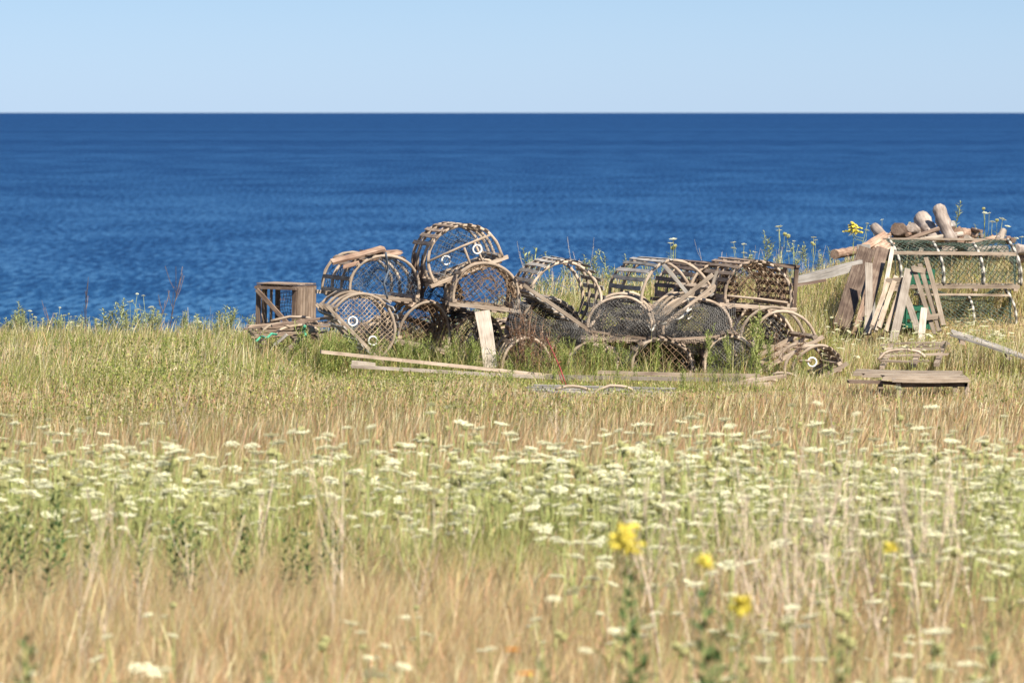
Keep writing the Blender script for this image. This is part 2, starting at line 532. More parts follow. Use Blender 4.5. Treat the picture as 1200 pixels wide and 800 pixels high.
# mid field, 24 - 35: reddish brown
x, y = scatter(150000, 24.5, 35.5)
f = vnoise(x * .7 + 9, y * .35 + 21); g = vnoise(x * .35 + 3, y * .2 + 44)
t = smooth(26.5, 30, y) * (1 - .6 * smooth(.3, 2.4, x))
c = mixcol([.8 + 0 * x, .9 - .4 * t, .35 + 0 * x, .35 + 1.7 * f * (.35 + t), .15 + 1.3 * t * f, .75 * (1 - .6 * t)], [TAN * .9, PINK * .88, STRAW * .9, OLIVE, GREEN, RUST])
h = nr.uniform(.09, .28, len(x)) * (.7 + .6 * g) * (1 - .35 * smooth(27, 31, y))
h = np.minimum(h, front_cap(x, y))
blades('reddish_meadow_grass', x, y, h, nr.uniform(.0026, .0044, len(x)), c, nr.uniform(.05, .5, len(x)), [1, .75, 0.45, 0],
       label='reddish brown and olive grass in the middle of the meadow')
x, y = scatter(24000, 24, 36)
c = mixcol([one(x), one(x, 1.1), one(x, .9), one(x, .4)], [TAN, PINK, STRAW, RUST])
h = np.minimum(nr.uniform(.16, .36, len(x)) * (1 - .3 * smooth(28, 31, y)), front_cap(x, y) * 1.3)
blades('reddish_seed_grass', x, y, h, nr.uniform(.0032, .0062, len(x)), c, nr.uniform(.05, .35, len(x)), [.4, .35, .3, 1, .8, 0],
       label='tall rusty grass stalks with seed heads in the middle of the meadow')

# back field, 34 - crest: green on the left, straw on the right
x, y = scatter(210000, 34.5, 48.5, 1.5)
k = y < crest(x) + 1.6
x, y = x[k], y[k]
f = vnoise(x * .8 + 30, y * .45 + 12); g = vnoise(x * .4 + 63, y * .3 + 4)
rt = smooth(.8, 2.2, x); tr = smooth(.45, .7, g)
c = mixcol([.4 + .9 * rt, .15 + .3 * rt, .35 + .8 * rt, .9 - .4 * rt, .8 - .5 * rt, .9 * (.5 + f)], [TAN, PINK, STRAW, OLIVE, GREEN, LIME])
h = nr.uniform(.07, .26, len(x)) * (.6 + 1.0 * f ** 1.5)
h = np.minimum(h, front_cap(x, y) * nr.uniform(.6, 1.12, len(x)))
blades('seaside_grass', x, y, h, nr.uniform(.004, .007, len(x)), c, nr.uniform(.05, .6, len(x)), [1, .75, 0.45, 0],
       label='green and straw grass around the traps up to the edge of the land')
x, y = scatter(30000, 36.2, 41.0, 0)
a_ = x / y * FPX + 600
f = vnoise(x * 3.1 + 3, y * 2.0 + 8)
k = (a_ > 330) & (a_ < 985) & (nr.rand(len(x)) < smooth(.45, .75, f) * .8)
x, y, f = x[k], y[k], f[k]
c = mixcol([one(x, .7), one(x, .5), one(x, 1.0), one(x, 1.2), one(x, .8), one(x, .5)], [TAN, STRAW, OLIVE, LIME, GREEN, RUST])
h = nr.uniform(.08, .32, len(x)) * np.where(y < 37.9, .5, 1.0) * (.5 + f)
blades('wispy_grass', x, y, h, nr.uniform(.0025, .005, len(x)), c, nr.uniform(.1, .8, len(x)), [1, .75, 0.45, 0],
       label='wispy yellow green grass tufts growing among and in front of the traps')
x, y = scatter(15000, 36, 47.5, 1.5)
k = (y < crest(x) + .6)
x, y = x[k], y[k]
c = mixcol([one(x), one(x, .5), one(x, 1.2), one(x, .6)], [TAN, PINK, STRAW, OLIVE])
h = np.minimum(nr.uniform(.15, .36, len(x)), front_cap(x, y) * nr.uniform(.9, 1.5, len(x)))
blades('seaside_seed_grass', x, y, h, nr.uniform(.0032, .0062, len(x)), c, nr.uniform(.05, .35, len(x)), [.4, .35, .3, 1, .8, 0],
       label='straw coloured grass stalks with seed heads near the edge of the land')

def leaf_specks(name, x, y, hmax, size, col, label):
    """low leafy weeds seen as a mass: small leaves on short stems through the lowest few decimetres"""
    n = len(x)
    z = ground(x, y) + hmax * nr.rand(n)
    a, e = nr.rand(n) * 2 * np.pi, nr.uniform(-.2, 1.2, n)
    d = np.stack([np.cos(a) * np.cos(e), np.sin(a) * np.cos(e), np.sin(e)], -1)
    p = np.stack([np.sin(a), -np.cos(a), 0 * a], -1) + nr.uniform(-.4, .4, (n, 3))
    c0 = np.stack([x, y, z], -1)
    L_ = size[:, None]
    V = np.stack([c0, c0 + d * L_ * .5 + p * L_ * .16, c0 + d * L_, c0 + d * L_ * .5 - p * L_ * .16], 1)
    F = (np.arange(n) * 4)[:, None] + np.arange(4)[None]
    return tag(np_mesh(name, V.reshape(-1, 3), [F], M['grass'], np.repeat(col, 4, 0)), label, 'weeds', None, 'stuff')
x, y = scatter(260000, 26, 46, 1.2)
f = vnoise(x * 1.3 + 3, y * .8 + 66)
k = (nr.rand(len(x)) < (.12 + 1.1 * smooth(.4, .75, f)) * (1 - .65 * smooth(.6, 2.0, x))) & (y < crest(x) + .5) & (nr.rand(len(x)) < smooth(26, 31, y))
x, y, f = x[k], y[k], f[k]
c = mixcol([one(x, 1.2), one(x, .9), one(x, .9), one(x, .25)], [LIME * .85, OLIVE, GREEN, STRAW * .8])
leaf_specks('low_leafy_weeds', x, y, np.minimum(.12 + .26 * f, front_cap(x, y) * 1.2) * np.where(x < -1.2, 1.15, 1), nr.uniform(.010, .028, len(x)), c,
            'low yellow green leafy weeds mixed into the grass around the traps')
x, y = scatter(30000, 11, 24, .6)
f = vnoise(x * 1.6 + 31, y * 1.1 + 6)
k = nr.rand(len(x)) < (.1 + .9 * smooth(.45, .7, f)) * (.15 + .85 * smooth(-.2, .8, x)) * (.3 + .7 * smooth(17.5, 19.5, y) + .5 * smooth(14.5, 13, y))
x, y, f = x[k], y[k], f[k]
c = mixcol([one(x, 1.3), one(x, .8), one(x, .6), one(x, .5)], [LIME, OLIVE, GREEN, STRAW])
leaf_specks('flower_foliage', x, y, .1 + .3 * f, nr.uniform(.012, .03, len(x)), c, 'fine pale green foliage between the white flowers')

# ------------------------------------------------------------------ lobster traps
def prof_pt(W, H, a, leg=.22):
    """point of the bow outline: a 0..1 from the left foot over the top to the right foot"""
    lg = H * leg; top = H - lg
    arc = math.pi * (W / 2 + top) / 2
    Lt = 2 * lg + arc
    s = a * Lt
    if s < lg: return -W / 2, s
    if s > lg + arc: return W / 2, Lt - s
    th = math.pi * (1 - (s - lg) / arc)
    return W / 2 * math.cos(th), lg + top * math.sin(th)

def inside(W, H, x, z, leg=.22):
    if z < 0 or z > H or abs(x) > W / 2: return False
    lg = H * leg
    if z <= lg: return True
    return (x / (W / 2)) ** 2 + ((z - lg) / (H - lg)) ** 2 <= 1

def net_face(mb, W, H, yy, sp, r, diag=True, sag=.02, keep=lambda x, z: True, tone=None):
    dirs = [(1, 1), (1, -1)] if diag else [(1, 0), (0, 1)]
    for dx, dz in dirs:
        l = math.hypot(dx, dz); dx, dz = dx / l, dz / l
        nx_, nz_ = -dz, dx
        R_ = W + H
        k = -int(R_ / sp)
        while k * sp < R_:
            c0 = (nx_ * k * sp, H / 2 + nz_ * k * sp)
            run = []
            s = -R_
            while s < R_:
                x_, z_ = c0[0] + dx * s, c0[1] + dz * s
                if inside(W, H, x_, z_) and keep(x_, z_):
                    ph = 3 * x_ / W + 5 * z_ / H
                    run.append((x_ + .003 * math.sin(40 * z_ + k), yy + sag * math.sin(ph) * math.cos(ph * 1.7), z_ + .003 * math.sin(37 * x_ + k)))
                else:
                    if len(run) > 1: mb.tube(run, r, 3, tone=tone, cap=False)
                    run = []
                s += sp * .9
            if len(run) > 1: mb.tube(run, r, 3, tone=tone, cap=False)
            k += 1

def net_shell(mb, W, H, L, y0, sp, r, a0=0.0, a1=1.0, sag=.012, hole=0.0, tone=None):
    per = 2 * H * .22 + math.pi * (W / 2 + H * .78) / 2
    na_, nl = max(3, int(per * (a1 - a0) / sp)), max(3, int(L / sp))
    def p(ia, il):
        a = min(max(a0 + (a1 - a0) * ia / na_, 0), 1)
        x_, z_ = prof_pt(W * .97, H * .97, a)
        k = 1 - sag / H * (1 + math.sin(il * 1.1)) * math.sin(math.pi * ia / na_)
        return (x_ * k, y0 + L * il / nl, z_ * k)
    for sgn in (1, -1):
        for st in range(-nl, na_ + nl, 2):
            run = []
            for il in range(nl + 1):
                ia = st + sgn * il + (nl if sgn < 0 else 0)
                if 0 <= ia <= na_ and not (hole and vnoise(np.float64(ia * .25), np.float64(il * .25 + W * 100)) < hole): run.append(p(ia, il))
                else:
                    if len(run) > 1: mb.tube(run, r, 3, cap=False, tone=tone)
                    run = []
            if len(run) > 1: mb.tube(run, r, 3, cap=False, tone=tone)

def frame_matrix(A, B, Yd, yaw, pitch=0):
    pa, pb = at(*A, Yd), at(*B, Yd)
    mid = (pa + pb) / 2
    dx, dz = pb.x - pa.x, pb.z - pa.z
    yw = R(yaw)
    r = math.atan2(dz, dx / math.cos(yw))
    W = math.hypot(dx / math.cos(yw), dz)
    m = Matrix.Translation(mid) @ Matrix.Rotation(yw, 4, 'Z') @ Matrix.Rotation(R(pitch), 4, 'X') @ Matrix.Rotation(-r, 4, 'Y')
    return m, W

def trap(label, A, B, H, Yd, yaw=10, pitch=0, L=.85, nb=4, slats='all', net=None, netsp=.034, shell=None, shellsp=.036, rings=(), wood='bow', lath='lath',
         skip=.12, diag=True, funnel=True, bar=None, floor=True, missing=(), frame=False, extra=None, hole=.3, group='wooden lobster traps in the heap', name='lobster_trap'):
    m, W = frame_matrix(A, B, Yd, yaw, pitch)
    root = empty(name, label, 'lobster trap', group)
    root.matrix_world = m
    # floor frame: end sills, runners
    b = MB()
    for k in range(nb):
        yy = L * k / (nb - 1)
        e = .035 + rng.uniform(-.01, .015)
        b.bar((-W / 2 - e, yy, -.015), (W / 2 + e, yy, -.015), .034, .026, n=3, warp=.004, rag=.006)
    for sx in (-1, 1):
        b.bar((sx * (W / 2 - .01), -.02, .012), (sx * (W / 2 - .01), L + .02, .012), .03, .024, n=3, warp=.005)
    b.build('base_frame', M[wood], root)
    if floor:
        b = MB()
        n = max(5, int(W / .058))
        for k in range(n):
            if rng.random() < skip * .6: continue
            x_ = -W / 2 + W * (k + .5) / n
            b.bar((x_, -.03 + rng.uniform(-.02, .01), -.035), (x_ + rng.uniform(-.01, .01), L + rng.uniform(-.03, .03), -.035), .034, .010, n=3, warp=.006, rag=.008)
        b.build('floor_slats', M[lath], root)
    for k in range(nb):
        if k in missing: continue
        yy = L * k / (nb - 1)
        b = MB()
        jx, jz = rng.uniform(-.02, .02), rng.uniform(-.02, .008); w1, w2, w3 = rng.uniform(0, 6), rng.uniform(0, 6), rng.uniform(.004, .009)
        pts = []
        for q_ in range(25):
            a = q_ / 24
            x_, z_ = prof_pt(W * (1 + jx), H + jz, a)
            pts.append((x_ + w3 * math.sin(7 * a + w1) * math.sin(math.pi * a), yy + .012 * math.sin(6 * a + w2), z_ + w3 * math.sin(9 * a + w2) * math.sin(math.pi * a)))
        b.tube(pts, [.0115 + .0015 * math.sin(9 * q_ + k) for q_ in range(25)], 7, tone=rng.uniform(.68, 1.2))
        b.build('bow', M[wood], root, True)
    if slats:
        b = MB()
        n = 15
        for k in range(n):
            a = (k + .7) / (n + .4)
            if slats == 'left' and a > .55: continue
            if slats == 'right' and a < .45: continue
            if slats == 'top' and not .27 < a < .8: continue
            if slats == 'low' and .25 < a < .75: continue
            if slats == 'lefttop' and a > .68: continue
            if rng.random() < skip: continue
            x_, z_ = prof_pt(W + .022, H + .013, a)
            x2, z2 = prof_pt(W + .022, H + .013, min(a + .01, 1))
            nrm = Vector((-(z2 - z_), 0, x2 - x_)).normalized()
            l0 = -.02 + rng.uniform(-.02, .01)
            l1 = L + rng.uniform(-.03, .03)
            if rng.random() < skip: l1 = L * rng.uniform(.4, .8)
            b.bar((x_, l0, z_), (x_ + rng.uniform(-.008, .008), l1, z_), .030, .0085, up=nrm, n=4, warp=.006, rag=.008)
        b.build('side_slats', M[lath], root)
    if shell:
        b = MB(); net_shell(b, W, H, L * .96, .01, shellsp, .0024, hole=hole)
        b.build('side_net', M[shell], root)
    if net:
        b = MB(); net_face(b, W * .97, H * .97, .004, netsp, .0021, diag)
        b.build('end_net', M[net], root)
        b = MB(); net_face(b, W * .97, H * .97, L - .004, netsp, .0018, True)
        b.build('end_net', M[net], root)
    if funnel:
        b = MB()
        nn = 18
        rx, rz, ry = (W * .1, H * .5, L * .42)
        for k in range(nn):
            x_, z_ = prof_pt(W * .96, H * .96, k / (nn - 1))
            th = math.pi * (1 - 2 * k / (nn - 1) * .98)
            run = []
            for q_ in range(7):
                t = q_ / 6
                cx, cz = rx + .045 * math.cos(th), rz + .045 * math.sin(th)
                s_ = t ** .8
                run.append((x_ * (1 - s_) + cx * s_ + .006 * (q_ % 2) * (-1) ** k, .01 + ry * t, z_ * (1 - s_) + cz * s_ - .03 * math.sin(math.pi * t)))
            b.tube(run, .0022, 3, cap=False)
        for q_ in range(1, 8):
            t = q_ / 8; s_ = t ** .8
            run = []
            for k in range(nn):
                x_, z_ = prof_pt(W * .96, H * .96, k / (nn - 1))
                th = math.pi * (1 - 2 * k / (nn - 1) * .98)
                cx, cz = rx + .045 * math.cos(th), rz + .045 * math.sin(th)
                run.append((x_ * (1 - s_) + cx * s_, .01 + ry * t, z_ * (1 - s_) + cz * s_ - .03 * math.sin(math.pi * t) + .008 * (k % 2)))
            b.tube(run, .0022, 3, cap=False)
        b.build('funnel_net', M[shell or net or 'brownnet'], root)
    for (fx, fz, fy) in rings:
        b = MB()
        cx, cz = fx * W / 2, fz * H
        b.tube([(cx + .031 * math.cos(t_ * math.pi / 8), fy, cz + .031 * math.sin(t_ * math.pi / 8)) for t_ in range(16)], .0068, 6, closed=True, tone=1)
        b.build('entrance_ring', M['white'], root, True)
    if bar:
        b = MB()
        for (x0, z0, x1, z1) in bar:
            b.tube([(x0 * W / 2, -.012, z0 * H), ((x0 + x1) * W / 4, -.015, (z0 + z1) * H / 2 + .004), (x1 * W / 2, -.012, z1 * H)], .0095, 6)
        b.build('cross_bar', M[wood], root, True)
    if frame:
        b = MB()
        x0 = W / 2 + .03
        b.bar((x0, 0, -.03), (x0, 0, H * .98), .028, .02, up=(0, 1, 0)); b.bar((x0, .3, -.03), (x0, .3, H), .028, .02, up=(0, 1, 0))
        b.bar((x0 + .003, -.02, H * .97), (x0 + .003, .5, H * .97), .028, .02)
        b.bar((0.2 * W, .02, H * .98), (x0, .02, H * .92), .026, .02); b.bar((.2 * W, .3, H * .99), (x0, .3, H * .94), .026, .02)
        b.build('end_frame', M['brown'], root)
    if extra: extra(root, W, H, L)
    return root

def broken_top(root, W, H, L):
    b = MB()
    b.bar((-W * .75, .05, H * .72), (W * .02, .12, H + .045), .06, .018, up=(.4, -.3, 1), n=4, warp=.01, rag=.02, tone=.9)
    b.bar((-W * .60, .02, H * .62), (W * .25, .10, H + .02), .04, .014, up=(.4, -.2, 1), n=4, warp=.012, rag=.02)
    b.bar((-W * .35, .16, H * .95), (W * .3, .2, H + .03), .05, .016, up=(.1, -.2, 1), n=3, rag=.02, tone=.8)
    b.build('broken_board', M['red'], root)

# bottom row, hoops half hidden in weeds
trap('low grey trap with a faint bare hoop just right of the short leaning board', (588, 437), (645, 438), .25, 38.8, 4, net='brownnet', shell='tarnet', skip=.5)
trap('overgrown trap below the double dark net traps, its hoop lost in green weeds', (664, 438), (722, 439), .21, 38.75, -3, net='brownnet', shell='tarnet', skip=.4)
trap('low trap whose pale hoop arches over green weeds above the long poles', (740, 437), (812, 438), .235, 38.7, 3, net='brownnet', shell='tarnet', skip=.4, funnel=False)
trap('low trap covered in fine black net beside the leaning open trap', (826, 440), (888, 438), .275, 38.7, 0, net='tarnet', netsp=.018, shell='tarnet', skip=.3)
# back of the heap, in shade
trap('shaded trap deep in the heap behind the short leaning board', (532, 415), (588, 417), .29, 39.7, 12, net='tarnet', netsp=.022, shell='tarnet', shellsp=.026, skip=.05)
trap('shaded trap under the tilted trap with grey top slats', (606, 400), (682, 402), .30, 39.55, 5, net='tarnet', netsp=.018, shell='tarnet', shellsp=.02, skip=.0, lath='grey', hole=.1)
trap('dark trap packed with slats right under the trap with a square end frame', (850, 402), (924, 404), .24, 39.75, 8, net='tarnet', netsp=.025, shell='tarnet', skip=.0)
trap('slatted trap at the back of the heap, low between the two net covered traps', (705, 428), (790, 430), .26, 40.1, 4, net='tarnet', netsp=.022, skip=.1)
trap('slatted trap at the back bottom of the heap, under the upright round hoop trap', (560, 420), (650, 422), .26, 40.6, 6, net='tarnet', skip=.1)
trap('shaded trap low at the back under the two leftmost stacked traps', (430, 412), (520, 414), .24, 40.4, 8, net='brownnet', skip=.05)
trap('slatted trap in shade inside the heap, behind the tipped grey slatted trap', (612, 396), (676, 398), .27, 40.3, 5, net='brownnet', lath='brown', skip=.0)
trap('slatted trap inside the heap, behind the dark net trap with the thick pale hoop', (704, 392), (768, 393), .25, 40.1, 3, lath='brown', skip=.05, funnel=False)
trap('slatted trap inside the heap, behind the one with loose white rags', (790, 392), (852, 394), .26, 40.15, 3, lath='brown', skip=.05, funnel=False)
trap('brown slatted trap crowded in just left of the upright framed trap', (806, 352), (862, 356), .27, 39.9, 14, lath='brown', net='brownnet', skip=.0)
# middle layer
trap('brown netted trap tucked under the trap with the broken top board', (466, 396), (524, 409), .30, 39.45, 9, net='brownnet', shell='brownnet', skip=.3, L=.8)
trap('trap draped in dark net with a thick pale hoop, left of a similar one', (688, 393), (764, 396), .285, 39.15, -4, net='tarnet', netsp=.019, shell='tarnet', shellsp=.022, slats='low', skip=.2, hole=.0)
trap('trap draped in fine black net, loose white rags at its left corner', (778, 399), (857, 393), .29, 39.1, 6, net='tarnet', netsp=.017, shell='tarnet', shellsp=.02, slats='low', skip=.2, hole=.0)
# top layer
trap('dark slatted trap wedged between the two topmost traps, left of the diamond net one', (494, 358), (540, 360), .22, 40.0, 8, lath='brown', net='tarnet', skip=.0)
trap('rolled over trap with a square mesh net and two white rings near its base bars', (391, 362), (446, 419), .30, 38.9, 9, net='tannet', netsp=.026, diag=False, skip=.1, slats='right', rings=((-.35, .12, -.012), (.48, .14, -.012)), L=.75, funnel=False, lath='grey')
trap('trap with a broken reddish board across its top and blue grey netting', (410, 343), (490, 350), .295, 39.5, 17, net='bluenet', netsp=.03, shell='bluenet', skip=.25, slats='lefttop', L=.75, extra=broken_top)
trap('tilted topmost trap with a cross bar and two white rings', (509, 331), (588, 301), .315, 39.45, 11, pitch=0, net='bluenet', netsp=.036, slats='top', skip=.05, rings=((-.45, .36, .05), (.42, .36, -.02)), bar=((-.97, .5, .93, .56), (.1, .02, .1, .5), (.45, .02, .42, .52)), funnel=True, L=.7)
trap('round topped trap of brown diamond netting above the short leaning board', (531, 354), (606, 362), .305, 39.1, 5, net='brownnet', netsp=.032, shell='brownnet', slats='low', skip=.4, L=.8)
trap('trap tipped to the right with weathered grey slats showing inside its hoop', (621, 336), (691, 385), .345, 39.15, 9, slats='all', skip=.1, lath='grey', funnel=False, L=.8)
trap('tipped open trap with bare grey top slats and no net in its round hoop', (766, 386), (834, 338), .36, 39.3, 16, slats='lefttop', skip=.0, lath='grey', funnel=False, L=.75, missing=(1,))
trap('upright trap with a square brown end frame at its side, full of brown net', (849, 354), (926, 360), .30, 39.2, 13, net='brownnet', netsp=.03, shell='brownnet', skip=.05, L=.85, bar=((-.95, .16, .9, .10),), frame=True, hole=.1)
trap('bare open trap propped on its corner at the right end of the heap', (891, 431), (957, 396), .32, 38.75, 12, slats=None, skip=.3, net=None, funnel=False, L=.6, nb=3)
trap('small half collapsed trap with one white ring at the heap right end', (935, 453), (986, 427), .20, 38.4, 12, slats='low', skip=.3, funnel=False, L=.45, nb=3, rings=((-.05, .55, -.01),), bar=((-.5, .8, -.1, .6),))

# boxy trap at the far left
def box_trap():
    root = empty('lobster_trap', 'square box shaped trap standing at the far left of the heap', 'lobster trap', 'wooden lobster traps in the heap')
    root.matrix_world = (bm_ := frame_matrix((302, 382), (345, 383), 41.0, -24))[0]
    W, H, L = bm_[1], .30, .32
    b = MB()
    for x_ in (-W / 2, W / 2):
        for y_ in (0, L):
            b.bar((x_, y_, -.1), (x_, y_, H), .03, .028, up=(0, 1, 0), tone=.8)
    for z_ in (.0, H - .015):
        for y_ in (0, L): b.bar((-W / 2 - .02, y_ - .015, z_), (W / 2 + .02, y_ - .015, z_), .032, .02, n=2)
        for x_ in (-W / 2, W / 2): b.bar((x_, 0, z_ + .01), (x_, L, z_ + .01), .03, .02)
    b.bar((-W / 2, -.032, H - .03), (W / 2 - .03, -.032, .02), .03, .018, up=(0, 1, 0))
    b.build('box_frame', M['brown'], root)
    b = MB()
    for k in range(7):
        y_ = L * (k + .5) / 7
        for sx in ((-1, 1) if k in (0, 2, 3, 5) else (1,)): b.bar((sx * (W / 2 + .02), y_, -.02), (sx * (W / 2 + .02), y_, H - .01), .034, .008, up=(1, 0, 0))
        b.bar((-W / 2 - .02, y_, H + .014), (W / 2 + .02, y_, H + .014), .04, .008)
    b.build('side_slats', M['lath'], root)
    b = MB()
    for k in range(14):
        b.tube([(W * (.02 + .03 * k), .04, H - .02), (W * (.02 + .03 * k) + .01, .05 + .01 * (k % 3), H * .5), (W * (.02 + .03 * k), .04, .02)], .002, 3, cap=False)
    for k in range(12):
        b.tube([(0, .045, .02 + k * .025), (W * .22, .055, .03 + k * .025), (W * .45, .045, .02 + k * .025)], .002, 3, cap=False)
    b.build('end_net', M['brownnet'], root)
box_trap()

def flat_trap(label, A, B, Yd, depth, n, mat='grey', hoops=1, yaw=0, pitch=0, lift=0, name='collapsed_trap'):
    """a trap fallen flat: slat panel, sills and loose bent bows lying on it"""
    m, W = frame_matrix(A, B, Yd, yaw, pitch)
    root = empty(name, label, 'lobster trap', 'collapsed lobster traps')
    root.matrix_world = m
    b = MB()
    for k in range(n):
        if n > 4 and rng.random() < .08: continue
        yy = depth * k / (n - 1)
        b.bar((-W / 2 + rng.uniform(-.04, .05), yy, lift + rng.uniform(0, .03)), (W / 2 + rng.uniform(-.1, .04), yy + rng.uniform(-.05, .05), lift + rng.uniform(-.01, .03)), .036, .012, n=4, warp=.012, rag=.01)
    b.build('slat_panel', M[mat], root)
    b = MB()
    for x_ in (-.42, 0.05, .4): b.bar((x_ * W, -.03, lift - .02), (x_ * W + .02, depth + .03, lift - .018), .035, .024, n=2)
    b.build('base_frame', M['bow'], root)
    for k in range(hoops):
        b = MB()
        w2 = rng.uniform(.13, .2); hz_ = rng.uniform(.06, .10); cx = W * (-.3 + .6 * (k + .3) / max(hoops, 1)); a = rng.uniform(.2, .7)
        b.tube([(cx + w2 * math.cos(t_ * math.pi / 12), -.03 + .05 * k + w2 * a * math.sin(t_ * math.pi / 12) * .5, lift + .01 + hz_ * math.sin(t_ * math.pi / 12) + rng.uniform(-.004, .004)) for t_ in range(rng.randint(0, 3), rng.randint(9, 13))], .0105, 6)
        b.build('bow', M['bow'], root, True)
    return root

flat_trap('collapsed grey trap lying flat between the box shaped trap and the rolled over trap', (303, 398), (382, 392), 40.2, .7, 9, 'lath', 2, 12, 4)
flat_trap('flattened slat panel under the box shaped trap, its boards sticking out left', (305, 386), (398, 379), 40.5, .5, 6, 'lath', 1, 4, -4)
flat_trap('flattened grey trap sunk in the grass in front of the long poles', (622, 476), (790, 480), 34.9, .45, 7, 'grey', 2, 0, 6, .05)
flat_trap('broken bits of a brown trap under the right end of the long poles', (868, 460), (950, 462), 37.6, .5, 7, 'lath', 2, 0, 5, .03)
flat_trap('curved remains of a small trap half buried in grass, far right of the heap', (930, 470), (985, 468), 37.0, .3, 4, 'lath', 1, 0, 5, .0)
flat_trap('flattened pale trap frame lying in the grass behind the low wooden platform', (1028, 432), (1105, 428), 38.0, 1.3, 8, 'bow', 1, -6, 4, .03)
flat_trap('bundle of dark grey slats lying in the grass near the right edge', (1118, 398), (1235, 436), 38.6, .35, 7, 'grey', 0, 0, 4, .02, name='collapsed_trap')

def drape(label, pts, Yd, nu, nv, mat, bulge=.06, hole=.0):
    """pts: the four corners (top left, top right, bottom right, bottom left) of a net hanging over the heap"""
    P = [at(p[0], p[1], Yd + p[2]) for p in pts]
    o0 = P[3]
    def q_(i, j):
        u, v = i / nu, j / nv
        a = P[0].lerp(P[1], u).lerp(P[3].lerp(P[2], u), v)
        return a - o0 + Vector((.012 * math.sin(j * .5 + i * .2), -bulge * math.sin(math.pi * v) + .035 * math.sin(i * .35) * v, .02 * math.sin(i * .31 + 1) - .03 * math.sin(math.pi * u) * (1 - v)))
    b = MB()
    for fam in (0, 1):
        for i in range((nu if fam == 0 else nv) + 1):
            run = []
            for j in range((nv if fam == 0 else nu) + 1):
                ij = (i, j) if fam == 0 else (j, i)
                if vnoise(np.float64(ij[0] * .15 + Yd), np.float64(ij[1] * .2)) > hole: run.append(q_(*ij))
                else:
                    if len(run) > 1: b.tube(run, .0016, 3, cap=False)
                    run = []
            if len(run) > 1: b.tube(run, .0016, 3, cap=False)
    o = b.build('draped_net', M[mat]); o.location = o0
    return tag(o, label, 'net', 'old nets draped over the heap')
drape('dark fine net hanging in shade under the tipped grey slatted trap', ((600, 352, .15), (692, 386, .0), (690, 405, -.1), (598, 402, 0)), 38.95, 32, 17, 'tarnet')
drape('black fine net hanging over the round pale hoop at the heap centre', ((688, 352, .0), (775, 356, -.02), (778, 396, -.1), (688, 394, -.1)), 39.0, 32, 16, 'tarnet')
drape('widest black net spread over the front of the heap right of centre', ((764, 356, -.02), (858, 354, -.02), (884, 430, -.08), (764, 402, -.08)), 38.95, 38, 28, 'tarnet')
drape('torn dark net hanging low over the bottom hoops', ((700, 398, .0), (860, 404, .0), (880, 440, -.1), (720, 438, -.1)), 38.85, 48, 12, 'tarnet', hole=.45)

# ------------------------------------------------------------------ loose boards, poles and rope
def plank(label, A, B, Yd, w, t, mat, Y2=None, name='plank', cat='plank', group='loose boards and poles', up=(0, -1, .15), n=5, warp=.006, taper=1, tone=None):
    a, b_ = at(*A, Yd), at(*B, Y2 or Yd)
    m = MB()
    m.bar(Vector((0, 0, 0)), b_ - a, w, t, up=up, n=n, warp=warp, rag=.008, taper=taper, tone=tone)
    o = m.build(name, M[mat])
    o.location = a
    return tag(o, label, cat, group)

plank('short wide pale board leaning upright against the middle of the heap', (575, 432), (565, 365), 38.55, .10, .02, 'pale', 38.85, tone=1.05)
plank('thin brown pole running from the rolled over trap down to the long pale poles', (376, 412), (645, 440), 37.9, .020, .022, 'bow', up=(0, 0, 1), name='pole', cat='pole')
plank('long whitish pole low in front of the heap, left half', (412, 429), (700, 445), 37.3, .026, .022, 'pale', up=(0, 0, 1), name='pole', cat='pole')
plank('long whitish pole low in front of the heap, right half', (640, 441), (866, 445), 37.1, .030, .026, 'pale', up=(0, 0, 1), name='pole', cat='pole')
plank('thin grey pole lying just behind the right half of the long whitish pole', (700, 436), (890, 440), 37.6, .025, .025, 'bow', up=(0, 0, 1), name='pole', cat='pole')
plank('short pole slanting up at the right end of the long poles', (858, 450), (922, 440), 37.3, .026, .025, 'bow', up=(0, 0, 1), name='pole', cat='pole')
plank('short brown lath lying on the right end of the long poles', (846, 452), (905, 450), 37.2, .03, .025, 'bow', up=(0, 0, 1), name='pole', cat='pole')
plank('pale stub of board in the grass left of the long poles', (413, 425), (440, 428), 37.6, .05, .03, 'pale', up=(0, 0, 1))
plank('short pale stick leaning from the grass below the collapsed trap at left', (335, 412), (368, 385), 39.6, .03, .03, 'bow', name='stick', cat='stick')
plank('thin grey stick crossing under the collapsed trap at left', (322, 404), (336, 392), 39.8, .022, .02, 'grey', name='stick', cat='stick')
plank('bent grey lath lying over the dark net at the heap centre', (693, 388), (770, 398), 38.9, .03, .014, 'lath', up=(0, 0, 1))
plank('pale lath running under the black net trap at the heap centre', (770, 398), (862, 392), 38.8, .035, .014, 'lath', up=(0, 0, 1))
plank('thin lath rising to the right across the round open hoop', (770, 372), (835, 322), 39.0, .03, .018, 'bow')
plank('second lath beside it, rising across the round open hoop', (778, 380), (838, 334), 38.95, .024, .018, 'bow')
plank('grey stick standing up through the round open hoop', (812, 352), (770, 302), 39.6, .026, .02, 'grey', name='stick', cat='stick')
plank('short white stick hanging upright by the upright framed trap', (833, 342), (840, 318), 39.0, .022, .015, 'pale', name='stick', cat='stick')
plank('grey board sticking up behind the topmost tilted trap, nearer the left', (481, 350), (488, 296), 39.9, .042, .02, 'brown')
plank('brown board standing behind the topmost tilted trap, nearer the hoop', (492, 352), (497, 300), 39.85, .036, .02, 'brown')
plank('long grey plank sloping up from the heap towards the leaning boards', (930, 331), (1008, 310), 41.6, .055, .07, 'grey', 42.0, up=(0, 0, 1), n=6)
